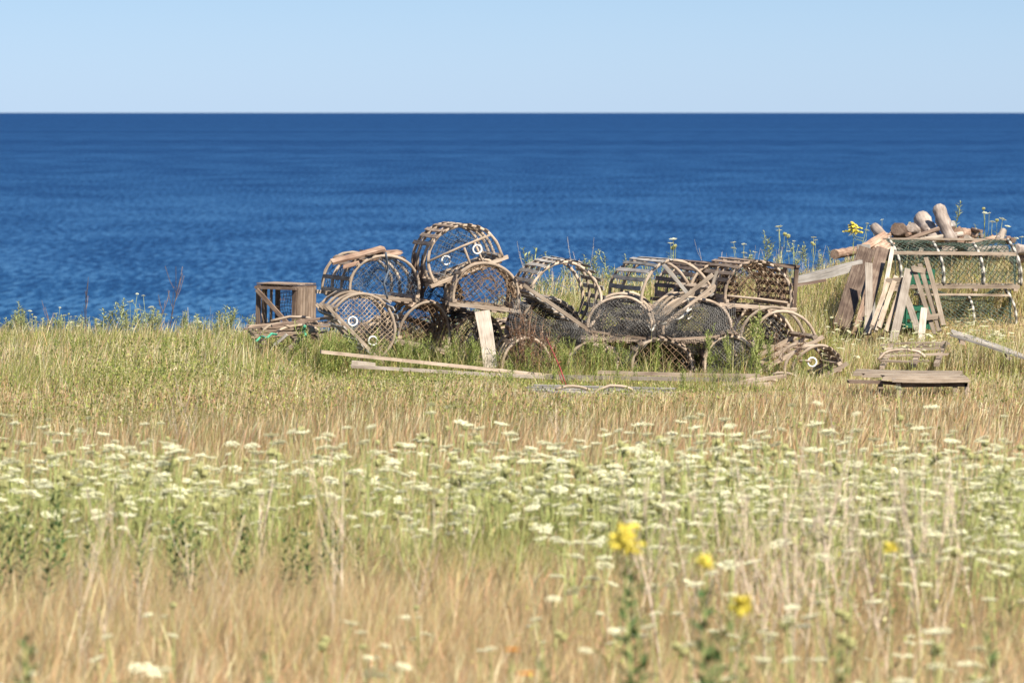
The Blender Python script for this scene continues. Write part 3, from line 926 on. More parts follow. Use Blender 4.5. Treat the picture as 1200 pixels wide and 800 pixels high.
plank('thin dark lath lying under the long sloping plank', (930, 334), (968, 328), 41.5, .04, .02, 'brown', up=(0, 0, 1))

plank('brown board edge running left from the rolled over trap to the box shaped trap', (318, 382), (398, 371), 38.95, .05, .02, 'brown', up=(0, 0, 1), tone=1.3)
def rope(label, pts, Yd, r, mat, name='rope'):
    P = [at(px, py, Yd + 0.1 * math.sin(k * 2.0)) for k, (px, py) in enumerate(pts)]
    fine = []
    for k in range(len(P) - 1):
        for q_ in range(4): fine.append(P[k].lerp(P[k + 1], q_ / 4))
    fine.append(P[-1])
    b = MB(); b.tube([p - P[0] for p in fine], r, 6)
    o = b.build(name, M[mat], None, True); o.location = P[0]
    return tag(o, label, 'rope', 'bits of old rope')
rope('green rope tangled in the grass below the box shaped trap', [(300, 400), (306, 394), (313, 396), (318, 391), (324, 392)], 39.6, .009, 'greenrope')
rope('short green rope end hanging from the collapsed trap at left', [(357, 382), (356, 387), (358, 393)], 39.5, .012, 'greenrope')
rope('frayed white rope knotted at the corner of the black net trap', [(806, 350), (808, 358), (804, 366), (810, 362), (812, 370), (806, 374)], 38.9, .006, 'rope')
rope('frayed whitish rope hanging on the dark net beside the round hoop trap', [(762, 372), (758, 380), (764, 388), (768, 380), (772, 392)], 38.9, .006, 'rope')
rope('pale rope sagging between the two black net traps', [(776, 380), (786, 376), (796, 374), (806, 366)], 38.9, .008, 'rope')
rope('dark rope hanging down the front of the trap with the broken board', [(452, 296), (455, 318), (450, 332), (454, 350)], 39.3, .008, 'bluenet')

# ------------------------------------------------------------------ right hand cluster
plank('widest dark brown board leaning at the left of the upright boards', (986, 384), (1016, 292), 41.2, .125, .03, 'brown', 42.2, warp=.01)
plank('second wide brown board leaning just right of the widest one', (1006, 392), (1034, 292), 41.3, .095, .03, 'brown', 42.25, tone=.8)
plank('grey split board leaning behind the wide brown boards', (1020, 385), (1012, 288), 41.9, .10, .025, 'grey', 42.5)
plank('narrow pale upright board in front of the wide brown boards', (1017, 392), (1018, 309), 41.0, .055, .022, 'pale', 41.5)
plank('thin pale lath slanting right against the wide brown boards', (1026, 388), (1046, 290), 41.1, .03, .02, 'pale', 42.0)
plank('thin reddish lath low between the wide brown boards', (1000, 392), (1016, 345), 41.0, .03, .02, 'red', 41.3)
plank('tall pale board leaning right, front leg of the slanting boards', (1046, 402), (1065, 316), 40.6, .06, .022, 'pale', 41.3)
plank('short pale board leaning left under the tall pale board', (1076, 390), (1058, 338), 40.8, .045, .022, 'pale', 41.2)
plank('short white upright board in front of the green wire traps', (1079, 408), (1083, 362), 40.4, .05, .02, 'pale', 40.7, tone=1.1)

def slat_rack(label, slats_, bars_, Yd, mat):
    root = empty('slat_rack', label, 'slat rack', 'broken slat racks')
    o0 = at(*slats_[0][0], Yd); root.location = o0
    b = MB()
    for (A, B) in slats_:
        a, c_ = at(*A, Yd), at(*B, Yd + .5)
        b.bar(a - o0, c_ - o0, .034, .016, up=(0, -1, .15), n=3, warp=.004, rag=.006)
    b.build('slats', M[mat], root)
    b = MB()
    for (A, B, f_) in bars_:
        b.bar(at(*A, Yd + .5 * f_ - .02) - o0, at(*B, Yd + .5 * f_ - .02) - o0, .04, .02, up=(0, -1, .15))
    b.build('cross_bar', M[mat], root)
slat_rack('broken rack of three yellowish slats left of the tall pale board', [((1022, 382), (1042, 326)), ((1030, 384), (1050, 324)), ((1038, 388), (1058, 328))], [((1038, 330), (1059, 328), .95)], 40.8, 'fresh')
slat_rack('broken rack of yellowish slats leaning left in front of the green wire traps', [((1096, 392), (1070, 312)), ((1101, 388), (1078, 310)), ((1106, 382), (1085, 302))], [((1086, 372), (1105, 370), .2), ((1070, 315), (1086, 318), .9)], 40.8, 'fresh')

def wire_trap(label, A, B, H, Yd, yaw, W, sag=0, lath_z=(), bows=4):
    """seen from its long side: local x is the length here"""
    m, L = frame_matrix(A, B, Yd, yaw)
    root = empty('lobster_trap', label, 'lobster trap', 'green net traps with rope wound hoops')
    root.matrix_world = m
    def P(a, x_):
        yy, zz = prof_pt(W, H, a)
        zz -= sag * math.sin(math.pi * (x_ / L + .5)) * zz / H
        zz -= .018 * math.sin(2.2 * x_ / L * 3 + 1) * (zz / H) ** 2
        return (x_ + .04 - .11 * (zz / H) ** 2.2, yy + W / 2 + .01 * math.sin(x_ * 17 + zz * 20), zz + .006 * math.sin(x_ * 23))
    for k in range(bows):
        x_ = -L / 2 + L * k / (bows - 1) + (.02 if 0 < k < bows - 1 else 0)
        b = MB()
        pts = [P(q_ / 48, x_ + .03 * math.sin(math.pi * q_ / 48)) for q_ in range(49)]
        b.tube(pts, [.0115 if (q_ // 2) % 2 else .010 for q_ in range(49)], 6, tones=[1.05 if (q_ // 2) % 2 else .22 for q_ in range(49)])
        b.build('rope_wound_hoop', M['rope'], root, True)
    b = MB()
    na_, nl = 40, int(L / .021)
    for sgn in (1, -1):
        for st in range(-nl, na_ + nl, 2):
            run = []
            for il in range(nl + 1):
                ia = st + sgn * il + (nl if sgn < 0 else 0)
                if 0 <= ia <= na_ and not vnoise(np.float64(ia * .2), np.float64(il * .15 + Yd * 7)) < .25: run.append(P(ia / na_ * .96 + .02, -L / 2 + L * il / nl))
                else:
                    if len(run) > 1: b.tube(run, .0022, 3, cap=False)
                    run = []
            if len(run) > 1: b.tube(run, .0022, 3, cap=False)
    for q_ in range(0, 30, 3):
        b.tube([P(q_ / 30, -L / 2 + L * il / 10) for il in range(11)], .0018, 3, cap=False)
    b.build('side_net', M['greennet'], root)
    for e in (-1, 1):
        b = MB()
        for k in range(-6, 7):
            y_ = k * W / 14
            zt = H * .22 + H * .78 * math.sqrt(max(0, 1 - (y_ / (W / 2)) ** 2))
            b.tube([(e * L / 2, y_ + W / 2, 0), (e * L / 2, y_ + W / 2, zt)], .0017, 3, cap=False)
        for k in range(1, 10):
            z_ = H * k / 10.
            hw = W / 2 * (1 if z_ < H * .22 else math.sqrt(max(0, 1 - ((z_ - H * .22) / (H * .78)) ** 2)))
            b.tube([(e * L / 2, W / 2 - hw, z_), (e * L / 2, W / 2 + hw, z_)], .0017, 3, cap=False)
        b.build('end_net', M['greennet'], root)
    b = MB()
    for (a, w_) in lath_z:
        p0, p1 = P(a, -L / 2 - .02), P(a, L / 2 + .02)
        b.bar((p0[0], p0[1] - .014, p0[2]), (p1[0], p1[1] - .014, p1[2]), .012, w_, n=4, warp=.003)
    for y_ in (0, W): b.bar((-L / 2 - .03, y_, -.012), (L / 2 + .03, y_, -.012), .03, .028, n=3)
    for k in range(4): b.bar((-L / 2 + L * k / 3, -.02, -.036), (-L / 2 + L * k / 3, W + .02, -.036), .03, .018)
    b.build('wood_rails', M['bow'], root)
    return root
wire_trap('long green net trap seen side on, on top of another, pale rail along it', (1050, 334), (1190, 334), .33, 42.2, -3, .42, .0, ((.26, .026), (.5, .014)))
wire_trap('sagging green net trap underneath, seen side on in the tall grass', (1078, 383), (1184, 386), .30, 42.1, -2, .42, .05, ((.3, .016),), 3)

def crate(label, A, B, h, Yd, yaw):
    m, W = frame_matrix(A, B, Yd, yaw)
    root = empty('fish_crate', label, 'crate', 'green plastic crates')
    root.matrix_world = m
    D = .3
    b = MB()
    for z_ in (.02, h * .5, h - .02):
        for (p, q_) in (((-W / 2, 0), (W / 2, 0)), ((W / 2, 0), (W / 2, D)), ((W / 2, D), (-W / 2, D)), ((-W / 2, D), (-W / 2, 0))):
            b.bar((p[0], p[1], z_), (q_[0], q_[1], z_), .012, h * .2, tone=1)
    for k in range(5):
        for y_ in (.008, D - .008): b.bar((-W / 2 + W * k / 4, y_, 0), (-W / 2 + W * k / 4, y_, h), .02, .012, up=(0, 1, 0), tone=1)
        for x_ in (-W / 2 + .008, W / 2 - .008): b.bar((x_, D * k / 4, 0), (x_, D * k / 4, h), .012, .02, up=(0, 1, 0), tone=1)
    b.build('walls', M['greenplastic'], root)
    b = MB(); b.bar((-W / 2 + .01, D / 2, .01), (W / 2 - .01, D / 2, .01), D - .02, .012, tone=1); b.build('bottom', M['greenplastic'], root)
crate('green plastic crate behind the tops of the slanting boards', (1066, 334), (1094, 334), .12, 41.75, 0)
crate('green plastic crate low behind the slanting boards, in their shade', (1060, 384), (1090, 386), .17, 41.7, 5)

def platform():
    root = empty('low_platform', 'low platform of pale reddish boards on short legs in the grass at right', 'platform')
    o0 = at(1093, 445, 34.7); root.location = o0
    b = MB()
    n = 7
    for k in range(n):
        yy = k * .075
        l, r_ = (-.24, .235) if k == 0 else (-.44 + rng.uniform(-.06, .06), .20 + rng.uniform(-.04, .02))
        if k in (1, 2): l = -.30
        b.bar((l, yy, .0 + .006 * k), (r_, yy, .0 + .004 * k), .06, .024, n=6, warp=.008, rag=.02, tone=1.15 if k == 0 else rng.uniform(.7, 1.1))
    b.build('board_top', M['fresh'], root)
    b = MB()
    b.bar((-.52, .05, -.012), (-.2, .12, -.03), .07, .02, n=4, warp=.01, rag=.03); b.build('broken_board', M['brown'], root)
    for y_ in (.03, .40):
        b = MB(); b.bar((-.2, y_, -.035), (.22, y_, -.03), .03, .025); b.build('bearer', M['brown'], root)
    for (x_, y_) in ((-.215, .02), (.215, .03), (-.3, .42), (.17, .42)):
        b = MB(); b.bar((x_, y_, -.02), (x_ + .01, y_, -.17), .03, .03, up=(0, 1, 0), tone=.9)
        b.build('leg', M['bow'], root)
platform()

# wood pile at the back right
def log(label, A, B, Yd, Y2, rpx, mat='log', rough=.1, name='log', cat='log'):
    a, b_ = at(*A, Yd), at(*B, Y2)
    r = rpx * Yd / FPX
    d = b_ - a
    n = 9
    s = d.cross(Vector((0, 0, 1)))
    if s.length < .01: s = Vector((1, 0, 0))
    s.normalize()
    bend = rng.uniform(-.015, .015)
    pts = [d * (k / n) + s * (bend * math.sin(math.pi * k / n)) for k in range(n + 1)]
    rad = [r * (1 + rng.uniform(-rough, rough)) for k in range(n + 1)]
    b = MB()
    tn = rng.uniform(.8, 1.15)
    b.tube(pts, rad, 12, tone=tn, rough=rough * .6)
    for _ in range(2):
        k = rng.randint(2, n - 2); th = rng.uniform(0, 6.28)
        v = (s * math.cos(th) + Vector((0, -.3, 1)) * math.sin(th)).normalized()
        b.tube([pts[k] + v * (r * .6), pts[k] + v * (r * 1.5)], [r * .3, r * .18], 6, tone=tn)
    o = b.build(name, M[mat], None, True)
    for p in o.data.polygons:
        if len(p.vertices) > 4: p.use_smooth = False
    o.location = a
    return tag(o, label, cat, 'logs and driftwood in the pile')
log('small grey log leaning at the left end of the wood pile', (1025, 266), (1042, 282), 43.8, 43.6, 6)
log('thick smooth grey log leaning left at the middle of the wood pile', (1080, 256), (1099, 284), 43.7, 43.4, 9.5)
log('tall knotty grey log sticking up highest from the wood pile', (1100, 243), (1116, 284), 43.5, 43.3, 7.5, rough=.16)
log('short reddish log end right of the tall knotty log', (1124, 273), (1141, 275), 43.4, 43.9, 6.5, 'red')
log('pale driftwood stick lying across the top of the pile', (1062, 284), (1128, 274), 43.2, 43.4, 3, 'pale')
log('crooked brown branch arched over the thick grey log', (1062, 281), (1100, 268), 43.1, 43.2, 2.6, 'brown')
log('chunky broken brown stump at the left of the thick grey log', (1052, 268), (1060, 284), 43.3, 43.8, 8.5, 'brown', .25)
log('round grey chunk beside the broken stump', (1068, 266), (1076, 284), 43.4, 43.9, 6.5)
log('reddish driftwood chunk near the right end of the pile', (1155, 283), (1172, 279), 43.6, 43.7, 4.5, 'red')
log('curled pale driftwood near the right end of the pile', (1172, 283), (1176, 270), 43.5, 43.6, 4, 'pale')
log('weathered log at the right edge of the picture', (1190, 292), (1218, 294), 43.2, 43.6, 6, 'log')
log('reddish log lying low at the right edge of the picture', (1188, 304), (1222, 300), 43.4, 43.8, 6, 'red')
log('reddish brown log lying low at the left foot of the pile', (978, 298), (1016, 291), 43.8, 44.4, 5.5, 'red')
log('brown driftwood lump just right of the yellow goldenrod', (1010, 296), (1034, 288), 43.4, 43.9, 7, 'brown', .2)
log('long log lying low across the back of the wood pile', (1030, 298), (1180, 296), 43.9, 44.1, 8)
log('second long log lying behind under the leaning logs', (1045, 288), (1150, 288), 44.0, 44.2, 8, 'brown')
for k in range(34):
    px = rng.uniform(1040, 1150) if k % 3 else rng.uniform(995, 1195)
    py = rng.uniform(268, 286) + (10 if px < 1030 or px > 1150 else 0)
    a_ = rng.uniform(-14, 14)
    log('short piece of driftwood jumbled between the logs of the wood pile', (px, py), (px + a_, py + rng.uniform(-7, 9)), 43.5 + rng.uniform(-.2, .3), 43.7 + rng.uniform(-.3, .3), rng.uniform(1.8, 5.2), rng.choice(['log', 'brown', 'pale', 'red', 'grey']), .18, 'driftwood', 'driftwood')
plank('short reddish board slanting up at the left of the wood pile', (1010, 292), (1036, 276), 42.9, .06, .05, 'red', 43.3)
plank('orange brown board end below the slanting reddish board', (1026, 296), (1042, 284), 42.8, .08, .06, 'red', 43.2, tone=1.2)

# ------------------------------------------------------------------ plants
def leaf(mb, p, d, L, w, droop=.4, tone=None):
    d = Vector(d).normalized()
    s = d.cross(Vector((0, 0, 1)))
    if s.length < .05: s = Vector((1, 0, 0))
    s.normalize()
    p = Vector(p)
    q1 = p + d * (L * .45) - Vector((0, 0, droop * L * .1)); q2 = p + d * L - Vector((0, 0, droop * L * .5))
    up_ = s.cross(d) * (w * .18)
    mb.add([p, q1 + s * (w / 2) + up_, q1, q1 - s * (w / 2) + up_, q2], [(0, 1, 2), (0, 2, 3), (1, 4, 2), (2, 4, 3)], rng.uniform(.75, 1.25) if tone is None else tone)

def stem_pts(h, lean, n=7, curve=.3):
    th = rng.uniform(0, 6.28)
    c_, s_ = math.cos(th) * lean, math.sin(th) * lean
    w = rng.uniform(-.015, .015)
    return [Vector((c_ * h * (k / n) ** 1.6 + w * math.sin(5 * k / n), s_ * h * (k / n) ** 1.6, h * k / n)) for k in range(n + 1)]

def on_stem(pts, t):
    f_ = t * (len(pts) - 1); k = min(int(f_), len(pts) - 2)
    return pts[k].lerp(pts[k + 1], f_ - k)

def new_root(name): 
    o = bpy.data.objects.new(name, None); o.empty_display_size = .1
    C.objects.link(o)
    return o

def copy_tree(o, parent=None):
    c_ = o.copy(); C.objects.link(c_)
    if parent: c_.parent = parent
    for ch in list(o.children): copy_tree(ch, c_)
    return c_

def umbel_mesh(r, closed, n=34):
    """rays + tiny clusters; local origin at the top of the stalk"""
    b = MB()
    if closed:
        for k in range(16):
            th = k * 2.4; rr = r * .42 * math.sqrt((k + .5) / 16)
            p = [Vector((0, 0, 0)), Vector((rr * 1.5 * math.cos(th), rr * 1.5 * math.sin(th), r * .45)), Vector((rr * .9 * math.cos(th), rr * .9 * math.sin(th), r * 1.0))]
            b.tube(p, [.0018, .003, .0045], 4)
        return b
    dome = rng.uniform(-.1, .4)
    for k in range(n):
        th = k * 2.39996 + rng.uniform(-.2, .2); rr = r * math.sqrt((k + .5) / n) * rng.uniform(.9, 1.08)
        x_, y_ = rr * math.cos(th), rr * math.sin(th)
        z_ = r * .35 - dome * rr * rr / r + rng.uniform(-.002, .002)
        if k % 2: b.tube([(0, 0, 0), (x_ * .9, y_ * .9, z_ - .003)], .0009, 3, tone=.6, cap=False)
        s_ = r * .125 * rng.uniform(.8, 1.25)
        vs_ = [(x_, y_, z_ + s_ * .55)]
        m_ = 6
        for q_ in range(m_):
            a = 6.283 * q_ / m_ + k
            e = s_ * (1.25 if q_ % 2 else .9)
            vs_.append((x_ + e * math.cos(a), y_ + e * math.sin(a), z_ + s_ * rng.uniform(-.1, .3)))
        vs_.append((x_, y_, z_ - s_ * .4))
        fs_ = [(0, 1 + q_, 1 + (q_ + 1) % m_) for q_ in range(m_)] + [(7, 1 + (q_ + 1) % m_, 1 + q_) for q_ in range(m_)]
        b.add(vs_, fs_, rng.uniform(.88, 1.1))
    return b

GL = 'clump of Queen Anne lace'
def lace_plant(nh, h, closedp, size):
    root = new_root('wild_carrot')
    pts = stem_pts(h, rng.uniform(.02, .14))
    b = MB()
    b.tube(pts, [.0028] * 8, 4, tone=1)
    heads = [(pts[-1], (pts[-1] - pts[-2]).normalized())]
    for k in range(nh - 1):
        t = rng.uniform(.35, .75); p = on_stem(pts, t); th = rng.uniform(0, 6.28)
        sp_ = rng.uniform(.05, .15); top = h * rng.uniform(.78, 1.02)
        e = p + Vector((sp_ * math.cos(th), sp_ * math.sin(th), max(.06, top - p.z)))
        mid = p.lerp(e, .45) + Vector((.03 * math.cos(th), .03 * math.sin(th), -.01))
        b.tube([p, mid, e], .0020, 4, tone=1)
        heads.append((e, (e - mid).normalized()))
    b.build('stem', M['stemgreen'], root)
    b = MB()
    for k in range(7):
        p = on_stem(pts, rng.uniform(.1, .75)); th = rng.uniform(0, 6.28)
        d = Vector((math.cos(th), math.sin(th), .5))
        q_ = p + d * .05
        b.tube([p, q_, q_ + d * .03], .001, 3, cap=False)
        for j_ in range(6): leaf(b, p + d * (.02 + .012 * j_), d + Vector((-math.sin(th) * (-1) ** j_, math.cos(th) * (-1) ** j_, .2)), .028, .006)
    b.build('leaves', M['leafgreen'], root)
    for (e, d) in heads:
        cl = rng.random() < closedp
        hb = umbel_mesh(size * rng.uniform(.55, 1.2), cl)
        o = hb.build('flower_head', M['umbelgreen' if cl else 'umbel'], root)
        o.location = e
        dd = (d + Vector((rng.uniform(-.45, .45), rng.uniform(-.5, .2), .5))).normalized()
        o.rotation_euler = dd.to_track_quat('Z', 'Y').to_euler()
        if cl: o['label'] = 'closed greenish seed head'
    return root

protos = [lace_plant(n_, h_, c_, s_) for n_, h_, c_, s_ in
          ((4, .62, .2, .034), (4, .55, .0, .036), (4, .66, .35, .030), (1, .58, .0, .040), (3, .50, .15, .032), (2, .68, .5, .032), (5, .60, .1, .034), (1, .46, .0, .036), (4, .56, .3, .028), (2, .48, .1, .030))]
spots = []
def add_spots(n, fy, fx=None, keep=lambda x, y: True, hs=(0.85, 1.12)):
    k = 0
    while k < n:
        y_ = fy()
        half = y_ * 600 / FPX + .15
        x_ = rng.uniform(-half, half)
        if not keep(x_, y_): continue
        spots.append((x_, y_, rng.uniform(*hs))); k += 1
cl = lambda x_, y_: rng.random() < .45 + .8 * float(vnoise(np.float64(x_ * 1.3 + 7), np.float64(y_ * .8 + 2)))
add_spots(600, lambda: rng.triangular(18.9, 23.8, 21.6), keep=lambda x_, y_: cl(x_, y_) and rng.random() < .8 + .2 * (x_ > .2), hs=(.66, .96))
add_spots(90, lambda: rng.uniform(17.5, 20.5), keep=lambda x_, y_: x_ > .15, hs=(.7, .95))
add_spots(72, lambda: rng.uniform(10.8, 13.2), hs=(.70, .98), keep=lambda x_, y_: x_ > -.5 or rng.random() < .65)
add_spots(60, lambda: rng.uniform(13, 17.0), hs=(.55, .82), keep=lambda x_, y_: x_ > -.3 or rng.random() < .1)
far = []
for k in range(70):
    px, Yd = rng.uniform(965, 1200), rng.uniform(37.5, 41.5)
    far.append(((px - 600) / FPX * Yd, Yd, rng.uniform(.35, .62)))
for k in range(26):
    px, Yd = rng.uniform(20, 330), rng.uniform(42, 45)
    far.append(((px - 600) / FPX * Yd, Yd, rng.uniform(.45, .7)))
for k in range(14):
    px, Yd = rng.uniform(780, 1200), rng.uniform(44, 46.2)
    far.append(((px - 600) / FPX * Yd, Yd, rng.uniform(.55, .9)))
allp = sorted(spots + far, key=lambda s_: s_[1])
near, rest = allp[:300], allp[300:]
lace_labels = {0: 'white flowered wild carrot standing in the band of flowers across the meadow',
               1: 'blurred white wild carrot in the nearest grass at the bottom of the picture'}
used = set()
for (x_, y_, s_) in near:
    k = rng.randrange(len(protos))
    if k not in used: o = protos[k]; used.add(k)
    else: o = copy_tree(protos[k])
    o.location = (x_, y_, gz(x_, y_) - .01)
    o.rotation_euler = (0, 0, rng.uniform(0, 6.28)); o.scale = (s_, s_, s_)
    a = 1 if y_ < 17.2 else 0
    tag(o, lace_labels[a], 'wild flower', ('wild carrots in the flower band', 'wild carrots in the nearest grass')[a])
# the rest of them as one mass
if rest:
    VV, FF, TT, GG, base, mats, mi = [], [], [], [], 0, [], []
    bpy.context.view_layer.update()
    for (x_, y_, s_) in rest:
        p = protos[rng.randrange(len(protos))]
        Mx = Matrix.Translation((x_, y_, gz(x_, y_) - .01)) @ Matrix.Rotation(rng.uniform(0, 6.28), 4, 'Z') @ Matrix.Scale(s_, 4)
        for ch in p.children:
            me = ch.data
            if me.materials[0] not in mats: mats.append(me.materials[0])
            mm = Mx @ ch.matrix_basis
            co = np.empty(len(me.vertices) * 3, np.float32); me.vertices.foreach_get('co', co); co = co.reshape(-1, 3)
            VV.append(co @ np.array(mm.to_3x3()).T + np.array(mm.translation))
            t_ = np.empty(len(me.vertices), np.float32); me.attributes['tone'].data.foreach_get('value', t_); TT.append(t_)
            for pl in me.polygons: FF.append([v + base for v in pl.vertices]); mi.append(mats.index(me.materials[0]))
            base += len(me.vertices)
    me = bpy.data.meshes.new('far_wild_carrots')
    me.from_pydata(np.concatenate(VV).tolist(), [], FF)
    a = me.attributes.new('tone', 'FLOAT', 'POINT'); a.data.foreach_set('value', np.concatenate(TT))
    for m_ in mats: me.materials.append(m_)
    me.polygons.foreach_set('material_index', mi)
    o = bpy.data.objects.new('far_wild_carrots', me); C.objects.link(o)
    tag(o, 'white flowered wild carrots at the back of the flower band and around the traps', 'wild flowers', None, 'stuff')

def weed(h, nl, ll, lw, mat, stem='stemgreen', branches=0, lean=.12, top=None, t0=.12, r=.004, name='weed', ts=1.0):
    root = new_root(name)
    pts = stem_pts(h, lean)
    b = MB(); b.tube(pts, [r * (1 - .08 * k) for k in range(8)], 4, tone=1)
    lines = [pts]
    for k in range(branches):
        t = rng.uniform(.3, .8); p = on_stem(pts, t); th = rng.uniform(0, 6.28)
        e = p + Vector((math.cos(th) * .35, math.sin(th) * .35, .9)) * (h * rng.uniform(.15, .4))
        q_ = [p, p.lerp(e, .5) + Vector((math.cos(th), math.sin(th), -.3)) * .012, e]
        b.tube(q_, r * .55, 3, tone=1); lines.append(q_)
    b.build('stem', M[stem], root)
    if nl:
        b = MB()
        for ln in lines:
            n_ = nl if ln is pts else max(3, nl // 3)
            for k in range(n_):
                t = t0 + (1 - t0) * (k + rng.random() * .6) / n_
                th = k * 2.4 + rng.uniform(-.4, .4)
                s_ = (1.15 - .6 * t) * rng.uniform(.8, 1.2)
                leaf(b, on_stem(ln, min(t, 1)), (math.cos(th), math.sin(th), .55 + .5 * t), ll * s_, lw * s_)
        b.build('leaves', M[mat], root)
    if top in ('golden', 'orange'):
        b = MB()
        P = pts[-1]
        if top == 'golden':
            for k in range(13):
                th = k * 2.4; L_ = rng.uniform(.025, .055) * ts
                z0 = (-.05 + .005 * k) * ts
                q_ = [P + Vector((0, 0, z0))]
                for j_ in range(1, 6): q_.append(P + Vector((math.cos(th) * L_ * j_ / 5 * (1.1 - k * .05), math.sin(th) * L_ * j_ / 5 * (1.1 - k * .05), z0 + L_ * .3 * math.sin(j_ / 5 * 2.2))))
                b.tube(q_, .001, 3, cap=False)
                for j_ in range(1, 6):
                    for _ in range(max(2, int(6 * ts))):
                        c_ = q_[j_] + Vector((rng.uniform(-1, 1), rng.uniform(-1, 1), rng.uniform(-.2, 1))) * .007
                        u_ = Vector((rng.uniform(-1, 1), rng.uniform(-1, 1), rng.uniform(-1, 1))).normalized() * .0065 * max(1, ts)
                        w_ = u_.orthogonal().normalized() * .005 * max(1, ts)
                        b.add([c_ + u_, c_ + w_, c_ - u_, c_ - w_], [(0, 1, 2, 3)], rng.uniform(.8, 1.25))
        else:
            for k in range(14):
                th = k * 6.283 / 14
                leaf(b, P, (math.cos(th), math.sin(th), .15 + .2 * (k % 2)), .018, .008, .2)
        b.build('flower_head', M[top], root)
    return root

def place(root, px, py_top, Yd, h, label, cat, group, rz=None, hide=None):
    """stand the plant at depth Yd so its top shows at py_top"""
    x_ = (px - 600) / FPX * Yd
    z_ = gz(x_, Yd)
    if py_top is not None:
        s_ = max(.15, (at(px, py_top, Yd).z - z_) / h)
    else: s_ = 1
    root.location = (x_, Yd, z_ - .01)
    root.rotation_euler = (0, 0, rng.uniform(0, 6.28) if rz is None else rz)
    root.scale = (s_ ** .5, s_ ** .5, s_) if s_ < 1 else (s_, s_, s_)
    return tag(root, label, cat, group)

def field(make, hs, spots_, label, cat, group, name=None):
    """spots_: (px, top y, depth); the first use moves the prototype, then copies"""
    pr = [make(h_) for h_ in hs]
    seen = set()
    for (px, pt, Yd) in spots_:
        k = rng.randrange(len(pr))
        if k in seen: o = copy_tree(pr[k])
        else: o = pr[k]; seen.add(k)
        place(o, px, pt, Yd, hs[k], label, cat, group)
        if name: o.name = name
    for k, o in enumerate(pr):
        if k not in seen:
            for ch in list(o.children): bpy.data.objects.remove(ch)
            bpy.data.objects.remove(o)

# goldenrods, one by one
place(weed(.75, 34, .06, .012, 'leafgreen', top='golden', lean=.01, ts=1.5), 1000, 264, 42.8, .75, 'bright yellow goldenrod standing beside the wood pile above the sea line', 'goldenrod', 'goldenrods')
g0 = place(weed(.9, 60, .08, .024, 'leafdark', top='golden', lean=.01), 738, 622, 13.2, .9, 'blurred goldenrod with the largest yellow head, dark leafy stem below it', 'goldenrod', 'goldenrods')
place(weed(.75, 50, .07, .020, 'leafdark', top='golden', lean=.01, ts=.5), 866, 702, 12.0, .75, 'blurred leafy goldenrod near the bottom with a small orange yellow head', 'goldenrod', 'goldenrods')
place(weed(.8, 50, .08, .020, 'leafdark', top='golden', lean=.01, ts=.3), 818, 652, 12.6, .8, 'blurred goldenrod with a tiny pale yellow head, left of the orange yellow one', 'goldenrod', 'goldenrods')
place(weed(.8, 26, .07, .016, 'leafdark', top='golden', lean=.01, ts=.35), 1047, 636, 14.6, .8, 'blurred goldenrod with a faint yellow green head at the right of the flower band', 'goldenrod', 'goldenrods')
place(weed(.6, 10, .05, .012, 'leafgreen', top='orange', lean=.04), 583, 757, 12.0, .6, 'small orange flower low in the nearest grass, the higher of two', 'wild flower', 'orange flowers')
place(weed(.6, 10, .05, .012, 'leafgreen', top='orange', lean=.04), 600, 785, 11.8, .6, 'small orange flower at the bottom edge, the lower of two', 'wild flower', 'orange flowers')
# dark leafy weeds left of the flower band
dk = [(4, 592), (12, 600), (24, 578), (32, 590), (60, 572), (66, 566), (72, 590), (100, 612), (202, 600), (208, 596), (216, 606), (224, 604), (230, 612), (284, 598), (288, 610), (332, 622), (340, 614), (350, 618), (364, 606), (376, 610), (388, 612), (398, 616), (165, 625), (420, 628)]
dk = [(px, pt + 2, rng.uniform(18.9, 19.9)) for px, pt in dk]
field(lambda h_: weed(h_, 44, .065, .017, 'leafdark', lean=.04), [.5, .46, .42], dk, 'dark green leafy weed among the dry grass below the flowers', 'weed', 'dark leafy weeds at the left of the foreground')
gw = [(770, 670, 12.6), (758, 690, 12.4), (838, 690, 12.2), (850, 740, 11.8), (826, 720, 12.0), (1000, 750, 12.0), (1180, 730, 12.2), (640, 760, 11.8), (14, 745, 11.8), (5, 755, 11.7), (330, 762, 12.0)]
field(lambda h_: weed(h_, 44, .075, .021, 'leafdark', lean=.08), [.7, .6], gw, 'blurred green leafy weed in the nearest grass', 'weed', 'green leafy weeds in the nearest grass')

# silhouettes against the sea: leafy pale weeds, dead stalks
sil = []
for px, pt in ((8, 374), (14, 380), (28, 362), (22, 352), (36, 368), (48, 384), (60, 366), (120, 372), (128, 380), (150, 352), (163, 368), (172, 372), (212, 378), (226, 374), (240, 368), (262, 362), (100, 382), (84, 384), (188, 384)):
    sil.append((px, pt + 1, rng.uniform(43.6, 44.8)))
for k in range(40): sil.append((rng.uniform(0, 300), min(386, rng.gauss(374, 9)), rng.uniform(42.5, 44.8)))
field(lambda h_: weed(h_, 34, .085, .022, 'leafpale', branches=5, lean=.18, t0=.45), [.5, .55, .6], sil, 'pale green leafy weed rising against the sea at the left edge of the land', 'weed', 'pale leafy weeds along the edge of the land', 'pale_weed')
sil = []
for k in range(26):
    px = rng.uniform(610, 985)
    sil.append((px, rng.uniform(292, 318), rng.uniform(44.5, 46.4)))
for px, pt in ((935, 285), (946, 282), (898, 270), (917, 300), (1118, 240), (1148, 262), (780, 302), (884, 292), (975, 288), (958, 292), (1010, 300)):
    sil.append((px, pt, rng.uniform(44.2, 45.5)))
field(lambda h_: weed(h_, 32, .08, .020, 'leafpale', branches=4, lean=.1, t0=.25), [.55, .6], sil, 'pale green leafy weed rising behind the trap heap', 'weed', 'pale leafy weeds behind the heap', 'pale_weed')
